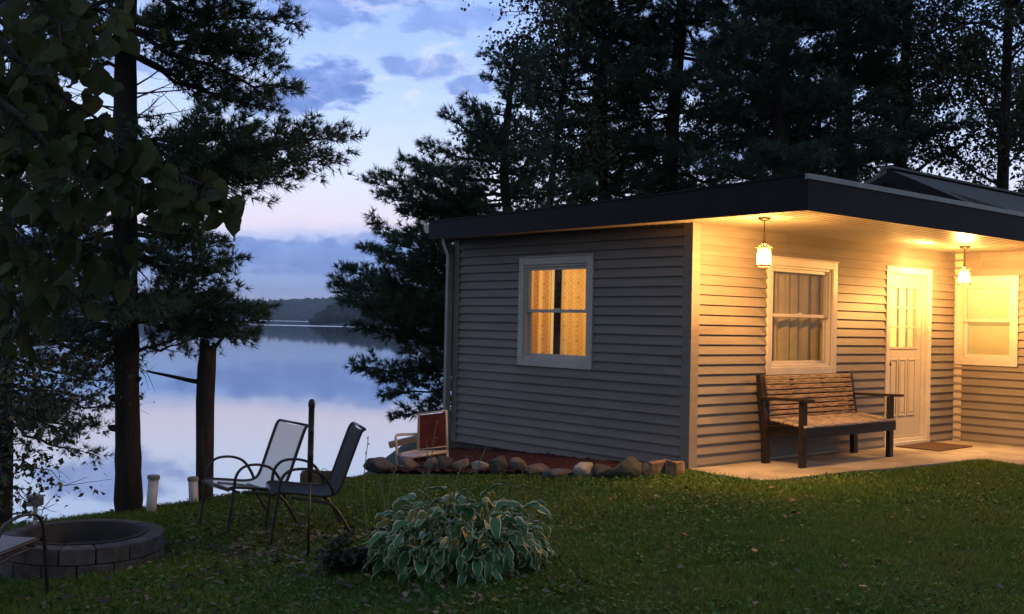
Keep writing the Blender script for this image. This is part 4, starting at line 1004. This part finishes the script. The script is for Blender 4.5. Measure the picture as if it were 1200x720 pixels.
# --- left pine at the bank
def left_pine():
    D0 = 9.92; b = np.array(at(151, 594, D0)); b[2] = gz(b[0], b[1])-.05; T = Tree(b, 201)
    g = lambda px, py, dy=0: np.array(at(px, py, D0+dy))
    pts = [b, g(150, 520), g(148, 400), g(147, 250), g(147, 100), g(148, -60), g(150, -260), g(151, -480)]
    T.trunk([tuple(p) for p in pts], [.125, .115, .108, .103, .1, .095, .07, .02], 16, .1)
    R = T.R
    for y in (575, 503, 468, 445, 380): # burls and branch stubs on the trunk
        q = g(147, y); sg = R.choice([-1, 1]); T.limb.tube([q, q+np.array([sg*.13, -.02, .01]), q+np.array([sg*.155, -.02, .02])], [.05, .03, .008], 6)
    Rt = [(-60, (290, -50)), (-40, (330, -10)), (-15, (336, 28)), (5, (300, 50)), (15, (322, 72)), (35, (344, 103)), (55, (285, 122)), (60, (318, 128)), (30, (250, 60)), (20, (230, 30)),
          (172, (406, 156)), (185, (392, 182)), (196, (345, 205)), (165, (300, 150)), (182, (350, 170)), (200, (300, 215)), (190, (260, 190)),
          (240, (225, 255)), (262, (262, 284)), (280, (268, 306)), (292, (240, 330)), (300, (262, 322)), (270, (225, 280)),
          (345, (312, 362)), (356, (304, 376)), (370, (294, 396)), (352, (262, 345)), (372, (262, 384)), (365, (215, 372))]
    for y, (tx, ty) in Rt:
        T.bough(g(147, y), g(tx, ty, R.randn()*.35), .028, .05, 1.55, .42, .18 if tx > 260 else .1)
    Lf = [(-40, (10, -60)), (0, (0, 10)), (25, (30, 40)), (70, (50, 88)), (50, (80, 60)), (190, (20, 200)), (205, (50, 222)), (225, (70, 235)), (270, (20, 290)), (285, (50, 300)), (318, (70, 328)), (340, (40, 350)), (372, (60, 385)), (395, (90, 425)), (405, (100, 440)), (380, (110, 400)),
          (240, (110, 265)), (300, (95, 312))]
    for y, (tx, ty) in Lf: T.bough(g(147, y), g(tx, ty, R.randn()*.4), .026, .05, 1.2, .42, .15)
    for y in (-200, -140, -90, -20, 60, 180, 195, 260, 290, 350, 375, 400):
        for k in range(2):
            a = R.choice([-1, 1])*(PI/2)+R.randn()*.5; l = .7+.7*R.rand(); T.bough(g(147, y), g(147, y)+np.array([math.cos(a)*l, math.sin(a)*l, .1*R.randn()]), .024, .03, 1.2, .45, .12)
    for y in (-420, -370, -320, -270, -220, -170, -120):
        for k in range(4):
            a = R.rand()*2*PI; l = .5+.003*(y+520)+.4*R.rand(); T.bough(g(149, y), g(149, y)+np.array([math.cos(a)*l, math.sin(a)*l, .35*l]), .022, .0, 1.0, .45, .15)
    for y, tx, ty in ((135, 82, 108), (128, 70, 118), (118, 90, 95), (150, 195, 108), (140, 230, 128), (120, 215, 92), (108, 222, 62), (132, 190, 140), (248, 80, 245), (262, 60, 262), (110, 250, 105), (420, 172, 437), (300, 190, 345), (396, 105, 432)):
        T.dead(g(147, y), g(tx, ty, R.randn()*.2), .011)
    T.finish('pine_tree', 'tall dark pine on the bank, its trunk bare below, near the fire pit', 'tree', M['bark_dark'], M['needle'], 15, .088, .0085, .9, 'trees on the lake bank')
left_pine()
# --- broken trunk
def snag():
    D0 = 10.35; b = np.array(at(238, 585, D0)); b[2] = gz(b[0], b[1])-.1
    t = thing('broken_trunk', 'dead broken tree trunk on the bank with one bare branch stub', 'tree', b, 0, 'trees on the lake bank'); R = rng(210); mb = MB()
    g = lambda px, py, dy=0: np.array(at(px, py, D0+dy))-b
    pts = [g(238, 592), g(239, 560), g(240, 520), g(241, 470), g(243, 430), g(244, 407)]; n = 14; b0 = 0; rs = [.09, .083, .081, .082, .084, .08]
    V = []; 
    for i, p in enumerate(pts):
        for k in range(n):
            a = 2*PI*k/n; r = rs[i]*(1+.08*math.sin(3*a+i)+.05*R.randn()); z = (0 if i < len(pts)-1 else .12*R.rand()-.03); V.append((p[0]+r*math.cos(a), p[1]+r*math.sin(a), p[2]+z))
    f = [(i*n+k, i*n+(k+1) % n, (i+1)*n+(k+1) % n, (i+1)*n+k) for i in range(len(pts)-1) for k in range(n)]; V.append(tuple(pts[-1]-np.array([0, 0, .05])))
    f += [((len(pts)-1)*n+k, (len(pts)-1)*n+(k+1) % n, len(V)-1) for k in range(n)]
    mesh_np('trunk', V, [len(q) for q in f], sum(f, ()), M['bark_grey'], t, True)
    mb.tube(smoothpath([g(236, 448), g(222, 446), g(200, 441), g(176, 436), g(172, 434)], 4), list(np.linspace(.028, .006, 17)), 6); mb.build('branch', M['bark_grey'], t, True)
    mb = MB(); mb.tube(smoothpath([g(248, 412), g(256, 402), g(268, 388), g(276, 380)], 4), list(np.linspace(.026, .01, 13)), 6); mb.build('branch', M['bark_grey'], t, True)
snag()
def conifer(px, D0, top, base_r, hts, length, seed, name, label, cat, fol, k=11, nl=.13, nw=.012, bark='bark_dark', droop=.0, dens=.8, group='trees behind the cottage', explicit=(), lean=0, z0=None, azb=None):
    X = (px-600)/F*D0; b = np.array([X, D0, gz(X, D0)-.1 if z0 is None else z0]); T = Tree(b, seed); R = T.R
    T.trunk([b, b+np.array([.1*R.randn()+lean*.3, 0, top*.33]), b+np.array([.1*R.randn()+lean*.66, 0, top*.66]), b+np.array([lean, 0, top])], [base_r, base_r*.8, base_r*.55, .02], 10)
    h = hts[0]
    while h < top-.3:
        q = T.at_h(b[2]+h); nb = R.randint(3, 6); a0 = R.rand()*2*PI
        for j in range(nb):
            a = a0+2*PI*j/nb+.35*R.randn(); l = length(h/top)*(.6+.55*R.rand())
            if azb and R.rand() < .0: continue
            u = droop+.12+.14*R.randn(); T.bough(q, np.array(q)+np.array([math.cos(a)*l, math.sin(a)*l, l*u]), max(.015, .012*l+.01), .06, dens, .44, .06)
        h += hts[1]*(.6+.8*R.rand())
    for (hy, tx, ty, dy) in explicit:
        q = T.at_h(at(px, hy, D0)[2]); T.bough(np.array(q), np.array(at(tx, ty, D0+dy)), .035, .05, 1.2, .36, .12)
    for _ in range(5):
        hh = hts[0]*(.5+.5*R.rand()); q = np.array(T.at_h(b[2]+hh)); a = R.rand()*2*PI; T.dead(q, q+np.array([math.cos(a), math.sin(a)*.5, .15])*(.8+R.rand()), .015)
    return T.finish(name, label, cat, M[bark], fol, k, nl, nw, .8, group)
def decid(px, D0, top, base_r, fork, spread, seed, label, k=7, lsize=.075, z0=None, group='trees behind the cottage', nb=9, name='leafy_tree', low=.25, fol='leaf_dark', lean=0):
    X = (px-600)/F*D0; b = np.array([X, D0, gz(X, D0)-.1 if z0 is None else z0]); T = Tree(b, seed); R = T.R
    T.trunk([b, b+np.array([.12*R.randn()+lean*.3, 0, top*.33]), b+np.array([.2*R.randn()+lean*.6, 0, top*.66]), b+np.array([lean, 0, top*.97])], [base_r, base_r*.75, base_r*.5, .015], 10)
    for i in range(nb):
        h = top*(low+(.95-low)*(i+.5*R.rand())/nb); q = np.array(T.at_h(b[2]+h)); a = i*2.4+.4*R.randn(); l = spread*(1.05-.55*abs(h/top-.55))*(.6+.5*R.rand())
        d = np.array([math.cos(a), math.sin(a), .45+.3*R.rand()]); e = q+d/np.linalg.norm(d)*l
        t = np.linspace(0, 1, 7)[:, None]; pts = q+(e-q)*t+R.randn(7, 3)*.07*l*t; T.limb.tube(pts, list(.0085*l*(1.5-1.25*t[:, 0])+.004), 6)
        for j in range(int(8+4*l)):
            u = R.randint(2, 7); c = pts[u]; d2 = d+.9*R.randn(3); d2 /= np.linalg.norm(d2); l2 = l*.38*(.4+.8*R.rand()); m = c+d2*l2*.5+R.randn(3)*.05; f = c+d2*l2+np.array([0, 0, -.05])
            T.limb.tube([c, m, f], [.013, .009, .005], 4, False)
            for w in range(int(5+l2*7)):
                v = .25+.75*R.rand(); p = c+(f-c)*v+R.randn(3)*.12; T.P.append(p); T.D.append(d2)
    return T.finish(name, label, 'tree', M['bark_dark'], M[fol], k, 0, 0, 0, group, True, lsize)
taper = lambda L0: (lambda u: L0*(1.0-.75*u) if u > .3 else L0*(.75+.8*u))
pn = lambda L0: (lambda u: L0*(.9 if u < .6 else max(.2, .9-(u-.6)*1.7)))
# centre pine whose boughs hang out over the lake left of the cottage
conifer(600, 17.0, 6.2, .13, (1.2, .36), pn(1.3), 301, 'pine_tree', 'green pine with upswept boughs over the lake beside the cottage corner', 'tree', M['needle'], 14, .12, .0115, dens=1.15,
        explicit=[(250, 432, 212, -.3), (262, 446, 228, .4), (285, 470, 246, .2), (215, 470, 188, .3), (190, 495, 170, 0), (300, 440, 262, .6), (240, 450, 205, -.6), (330, 425, 292, .4), (360, 393, 330, -.2), (350, 405, 318, .5), (370, 400, 345, .1), (395, 420, 385, .3), (310, 455, 280, -.3),
                  (340, 450, 300, -.4), (420, 413, 430, 0), (420, 440, 440, .4), (430, 450, 462, -.3), (445, 462, 488, .2), (230, 490, 200, -.4), (400, 470, 400, .3), (320, 480, 270, .6), (385, 432, 360, -.5), (395, 455, 375, .7), (340, 410, 335, .8), (375, 402, 352, -.7), (330, 470, 320, .2), (380, 480, 350, 0), (300, 500, 240, .3), (270, 505, 220, -.3),
                  (170, 520, 135, .2), (165, 545, 120, -.2), (180, 560, 140, .3)])
conifer(697, 20.5, 11.5, .13, (3.5, .45), pn(1.9), 302, 'pine_tree', 'slim straight pine behind the roof above the side window', 'tree', M['needle_b'], 12, .14, .0135, dens=.7)
conifer(787, 20.0, 12.5, .18, (4.4, .52), pn(2.5), 303, 'pine_tree', 'thick-trunked pine behind the roof with a long rising limb', 'tree', M['needle_b'], 12, .14, .0135, dens=.68)
conifer(905, 18.5, 12, .2, (3.2, .42), pn(2.3), 304, 'pine_tree', 'dense dark pine behind the outer corner of the porch roof', 'tree', M['hem'], 13, .14, .014, dens=.8)
conifer(985, 20.5, 13, .2, (3.6, .45), pn(2.6), 305, 'pine_tree', 'dense pine just left of the gabled roof peak', 'tree', M['hem'], 13, .14, .0145, dens=.78)
decid(640, 20.5, 11.5, .085, 0, 2.05, 321, 'airy small-leaved tree with a thin trunk against the lake sky', 9, .085, nb=24, low=.3)
decid(1060, 21.5, 11.5, .17, 0, 2.8, 322, 'forked leafy tree rising behind the gabled roof peak', 9, .085, nb=18, low=.38)
decid(1172, 20.5, 12, .15, 0, 2.8, 323, 'leafy tree with a dark trunk above the ridge at the right edge', 10, .085, nb=20, low=.32)
decid(1235, 25, 12.5, .17, 0, 3.2, 324, 'leafy tree beyond the right edge with branches over the ridge', 8, .09, nb=14, low=.25)
decid(690, 24, 6.2, .08, 0, 2.2, 325, 'low leafy tree behind the roof under the slim pine', 6, .085, nb=10, low=.4)
decid(830, 24, 6.6, .08, 0, 2.4, 326, 'low leafy tree behind the roof right of the thick-trunked pine', 6, .085, nb=10, low=.4)
decid(960, 25, 7.5, .09, 0, 2.6, 327, 'low leafy tree behind the porch roof corner', 6, .085, nb=11, low=.4)
# dark hemlock and bush on the left bank
conifer(8, 12.2, 7.5, .12, (2.9, .24), pn(1.45), 341, 'hemlock_tree', 'dark drooping hemlock at the left edge behind the overhanging leaves', 'tree', M['hem'], 13, .09, .009, droop=-.3, dens=1.15, group='trees on the lake bank')
def bush():
    D0 = 8.9; b = np.array(at(-55, 640, D0)); b[2] = gz(b[0], b[1])-.05; T = Tree(b, 351); R = T.R; g = lambda px, py, dy=0: np.array(at(px, py, D0+dy))
    T.trunk([b, g(-50, 560), g(-48, 470), g(-50, 380)], [.05, .042, .032, .015], 8)
    for (sy, tx, ty) in ((560, 60, 600), (540, 80, 565), (530, 60, 540), (500, 88, 510), (480, 70, 480), (470, 100, 470), (450, 130, 462), (440, 110, 440), (430, 90, 425), (520, 30, 520), (550, 20, 570), (470, 20, 450), (420, 60, 400), (400, 40, 380), (560, 40, 590), (450, 50, 455), (430, 120, 415), (500, 50, 500)):
        a = g(-48, sy); e = g(tx, ty, .5*R.randn()); t = np.linspace(0, 1, 8)[:, None]; pts = a+(e-a)*t+R.randn(8, 3)*.02; pts[:, 2] += .1*np.sin(PI*t[:, 0]); T.limb.tube(pts, list(.011*(1-.8*t[:, 0])), 5)
        for j in range(11):
            u = R.randint(2, 8); c = pts[u]; d = (e-a)/np.linalg.norm(e-a)*.6+.8*R.randn(3)*np.array([1, 1, .8])+np.array([0, 0, -.15]); f = c+d*.16; T.limb.tube([c, f], [.003, .0015], 3, False)
            for w in range(4): T.P.append(c+(f-c)*(.3+.7*R.rand())+R.randn(3)*.02); T.D.append(d)
    T.finish('leafy_bush', 'small-leaved bush silhouetted against the lake at the left edge', 'bush', M['bark_dark'], M['leaf_dark'], 2, 0, 0, 0, 'trees on the lake bank', True, .055)
bush()
# --- overhanging big leaves, nearest to the camera
def overhang():
    R = rng(361); b = np.array([-3.5, 2.9, gz(-3.5, 2.9)-.05]); t = thing('linden_tree', 'near leafy tree with broad olive leaves hanging into the top left corner', 'tree', b)
    mb = MB(); pts = smoothpath([(0, 0, 0), (.03, .02, 1.2), (.0, .05, 2.4), (.08, .1, 3.8), (.1, .1, 5.2)], 5); mb.tube(pts, list(np.linspace(.14, .05, len(pts))), 14); mb.build('trunk', M['bark_grey'], t, True)
    limb = MB(); V = []; S = []; I = []
    paths = [([(-70, 90, 3.3), (40, 130, 3.2), (120, 165, 3.15), (180, 193, 3.1), (225, 212, 3.05), (252, 222, 3.05)], 64), ([(-70, -40, 3.4), (30, -5, 3.3), (90, 8, 3.2), (130, 12, 3.15)], 30), ([(-70, 40, 3.2), (20, 70, 3.1), (70, 110, 3.1), (130, 150, 3.0)], 40),
             ([(-80, 170, 3.5), (10, 205, 3.3), (60, 250, 3.2), (110, 300, 3.2)], 36), ([(-80, 230, 3.4), (0, 270, 3.3), (50, 310, 3.2), (90, 350, 3.2)], 30), ([(-80, 100, 3.0), (0, 120, 2.9), (50, 165, 2.85), (95, 215, 2.8)], 34), ([(-80, -80, 3.0), (0, -40, 2.9), (60, 10, 2.85), (70, 60, 2.8)], 26),
             ([(-80, 0, 3.6), (20, 40, 3.5), (90, 70, 3.5)], 26), ([(-80, 290, 3.6), (-10, 330, 3.5), (30, 380, 3.4)], 18), ([(-80, 140, 3.7), (60, 190, 3.6), (160, 215, 3.5), (195, 232, 3.4)], 34)]
    for pth, n in paths:
        pp = [np.array(at(x, y, d))-b for x, y, d in pth]; st = np.array([.1, .1, pp[0][2]-.5+.2]); cur = smoothpath([st*.7+pp[0]*.3*0+np.array([0, 0, 0])+pp[0]*.3]+pp, 6); limb.tube(cur, list(np.linspace(.018, .003, len(cur))), 6)
        cur = cur[5:]
        for k in range(int(n*2)):
            u = R.rand()**.9; q = np.array(cur[min(len(cur)-1, int(u*len(cur)))]); L = (.04+.045*R.rand()); W = L*(.6+.25*R.rand())
            pet = np.array([R.randn()*.05, R.randn()*.08, .02-.1*R.rand()]); c = q+pet; limb.tube([q, (q+c)/2+np.array([0, 0, .01]), c], [.002, .0015, .0012], 4, False)
            f = norm(np.array([.55*R.randn()+.15, .5*R.randn(), -1.0])); sd = norm(np.cross(f, np.array([.5*R.randn(), 1, .2*R.randn()]))); nr = np.cross(sd, f); cup = .15+.6*R.rand(); dr = .2+.7*R.rand()
            prof = [(0, .0), (-.06, .22), (.08, .44), (.3, .52), (.52, .44), (.7, .3), (.86, .13), (1.0, 0)]; bI = len(V)
            for (x, w) in prof:
                ctr = c+f*x*L+nr*(-dr*x*x*L*.5)
                V.append(c+f*max(0, x)*L+nr*(-dr*x*x*L*.5)); V.append(ctr+sd*w*W*(1+.13*R.randn())+nr*w*W*cup); V.append(ctr-sd*w*W*(1+.13*R.randn())+nr*w*W*cup)
            for i in range(len(prof)-1):
                o = bI+3*i; S += [4, 4]; I += [o, o+1, o+4, o+3, o, o+3, o+5, o+2]
    limb.build('limbs', M['bark_grey'], t, True); mesh_np('crown', V, S, I, M['leaf_big'], t, False)
overhang()

# ================================================================== HAZE
def haze():
    m = bpy.data.materials.new('evening_haze'); m.use_nodes = True; t = NT(m.node_tree); t.nt.nodes.clear()
    out = t.n('ShaderNodeOutputMaterial'); v = t.n('ShaderNodeVolumePrincipled'); v.inputs['Color'].default_value = (.72, .82, .95, 1); v.inputs['Density'].default_value = .00022
    t.l(v.outputs[0], out.inputs['Volume'])
    mb = MB(); mb.box((-3700, -3700, -9.5), (3700, 3700, 95)); o = mb.build('haze', m); o['kind'] = 'stuff'
haze()

# ================================================================== SKY, SUN, CAMERA
def world():
    w = bpy.data.worlds.new('World'); sc.world = w; w.use_nodes = True; t = NT(w.node_tree); t.nt.nodes.clear()
    out = t.n('ShaderNodeOutputWorld'); tc = t.n('ShaderNodeTexCoord'); sp = t.n('ShaderNodeSeparateXYZ'); t.l(tc.outputs['Generated'], sp.inputs[0])
    x, y, z = sp.outputs
    deg = 180/PI
    el = t.m('MULTIPLY', t.m('ARCSINE', z), deg); az = t.m('MULTIPLY', t.m('ARCTAN2', x, y), deg)
    cb = t.n('ShaderNodeCombineXYZ'); t.l(t.m('MULTIPLY', az, .1), cb.inputs[0]); t.l(t.m('MULTIPLY', el, .22), cb.inputs[1])
    vec = cb.outputs[0]
    n1 = t.noise(vec, 1.6, 6, .6); n2 = t.noise(vec, 5.5, 6, .62); n3 = t.noise(vec, .8, 4, .5)
    warp = t.m('ADD', t.m('MULTIPLY', t.m('SUBTRACT', n1, .5), 3.2), t.m('MULTIPLY', t.m('SUBTRACT', n2, .5), 1.6))
    ew = t.m('ADD', el, t.m('MULTIPLY', warp, .55))
    r = t.n('ShaderNodeValToRGB'); t.l(t.m('DIVIDE', t.m('ADD', ew, 2.), 92.), r.inputs[0]); cr_ = r.color_ramp
    stops = [(-2, (140, 158, 198)), (0, (140, 160, 206)), (.9, (172, 178, 214)), (1.7, (142, 166, 216)), (3.8, (124, 162, 220)), (5.0, (212, 204, 224)), (7.4, (200, 208, 234)), (10.5, (176, 196, 234)), (14, (152, 178, 230)), (20, (132, 162, 222)), (40, (96, 124, 186)), (88, (66, 92, 152))]
    while len(cr_.elements) < len(stops): cr_.elements.new(.5)
    for e, (p, c) in zip(cr_.elements, stops): e.position = (p+2)/92; e.color = lin(*c)
    col = r.outputs[0]
    # named cloud banks: azimuth, elevation, half sizes
    m = None
    for a, e, ra, re, k in ((-10.6, 11.6, 2.7, 1.5, .95), (-9.2, 12.4, 1.6, 1.0, .9), (-12.6, 11.2, 2.4, 1.3, .8), (-4.6, 13.3, 2.6, .75, .7), (-2.6, 12.4, 1.3, .7, .75), (-9.5, 16.3, 5, 1.3, .75), (-4, 15.6, 3, .9, .55), (-12, 3.4, 6, .9, .7), (-8, 2.6, 7, .55, .6), (-7.5, 4.1, 2.2, .45, .5), (-20, 8, 4, 1.4, .7), (-22, 13, 5, 1.6, .6), (12, 9, 6, 1.6, .6), (9, 14, 5, 1.3, .5)):
        dx = t.m('DIVIDE', t.m('SUBTRACT', az, a), ra); dy = t.m('DIVIDE', t.m('SUBTRACT', el, e), re)
        d = t.m('SQRT', t.m('ADD', t.m('MULTIPLY', dx, dx), t.m('MULTIPLY', dy, dy)))
        d = t.m('ADD', d, t.m('MULTIPLY', t.m('ADD', t.m('SUBTRACT', n2, .5), t.m('SUBTRACT', n1, .5)), 1.9))
        v = t.m('MULTIPLY', t.sstep(d, 1.05, .55), k); m = v if m is None else t.m('MAXIMUM', m, v)
    ccol = t.mix(t.sstep(n2, .35, .7), lin(88, 118, 184), lin(120, 144, 204))
    col = t.mix(m, col, ccol)
    wisp = t.m('MULTIPLY', t.m('MULTIPLY', t.sstep(t.noise(vec, 3.2, 7, .65, .6), .5, .72), t.sstep(el, 8.5, 12)), t.sstep(el, 60, 25))
    col = t.mix(t.m('MULTIPLY', wisp, .55), col, lin(206, 208, 230))
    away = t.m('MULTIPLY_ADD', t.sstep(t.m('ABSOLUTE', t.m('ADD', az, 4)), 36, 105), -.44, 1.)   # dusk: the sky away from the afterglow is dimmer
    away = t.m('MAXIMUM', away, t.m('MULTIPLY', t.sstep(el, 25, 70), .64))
    hs = t.n('ShaderNodeHueSaturation'); hs.inputs['Saturation'].default_value = 1.0; t.put(hs.inputs['Color'], col); col = hs.outputs[0]
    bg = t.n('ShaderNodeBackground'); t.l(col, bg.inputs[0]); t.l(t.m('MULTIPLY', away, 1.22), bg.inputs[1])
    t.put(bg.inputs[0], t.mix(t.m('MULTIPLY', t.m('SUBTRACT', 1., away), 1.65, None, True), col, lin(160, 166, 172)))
    sk = t.n('ShaderNodeTexSky', sky_type='NISHITA'); sk.sun_disc = False; sk.sun_elevation = math.radians(-2); sk.sun_rotation = math.radians(-35)
    b2 = t.n('ShaderNodeBackground'); t.l(sk.outputs[0], b2.inputs[0]); b2.inputs[1].default_value = .05
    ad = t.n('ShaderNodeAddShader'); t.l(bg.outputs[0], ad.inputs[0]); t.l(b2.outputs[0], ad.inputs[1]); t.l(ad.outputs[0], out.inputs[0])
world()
sl = bpy.data.lights.new('sun', 'SUN'); sl.energy = .06; sl.angle = math.radians(15); sl.color = (1, .8, .7)
so = bpy.data.objects.new('sun', sl); COL.objects.link(so)
d = Vector((math.sin(math.radians(-35))*math.cos(-.035), math.cos(math.radians(-35))*math.cos(-.035), math.sin(-.035))); so.rotation_euler = d.to_track_quat('Z', 'Y').to_euler(); so.location = (0, 0, 30)

cam = bpy.data.cameras.new('camera'); co = bpy.data.objects.new('camera', cam); COL.objects.link(co); sc.camera = co
cam.sensor_width = 36; cam.sensor_fit = 'HORIZONTAL'; cam.lens = 36*F/1200; cam.clip_start = .05; cam.clip_end = 20000
Mx = Matrix(((RT[0], UP[0], -FW[0], 0), (RT[1], UP[1], -FW[1], 0), (RT[2], UP[2], -FW[2], CZ), (0, 0, 0, 1))); co.matrix_world = Mx
sc.view_settings.view_transform = 'Standard'; sc.view_settings.look = 'None'; sc.view_settings.exposure = .3; sc.view_settings.gamma = 1
sc.cycles.use_denoising = True
try: sc.cycles.denoiser = 'OPENIMAGEDENOISE'
except Exception: pass
sc.cycles.max_bounces = 6; sc.cycles.diffuse_bounces = 3; sc.cycles.transparent_max_bounces = 12; sc.cycles.adaptive_threshold = .02; sc.cycles.caustics_reflective = False; sc.cycles.caustics_refractive = False
sc.cycles.sample_clamp_indirect = 4
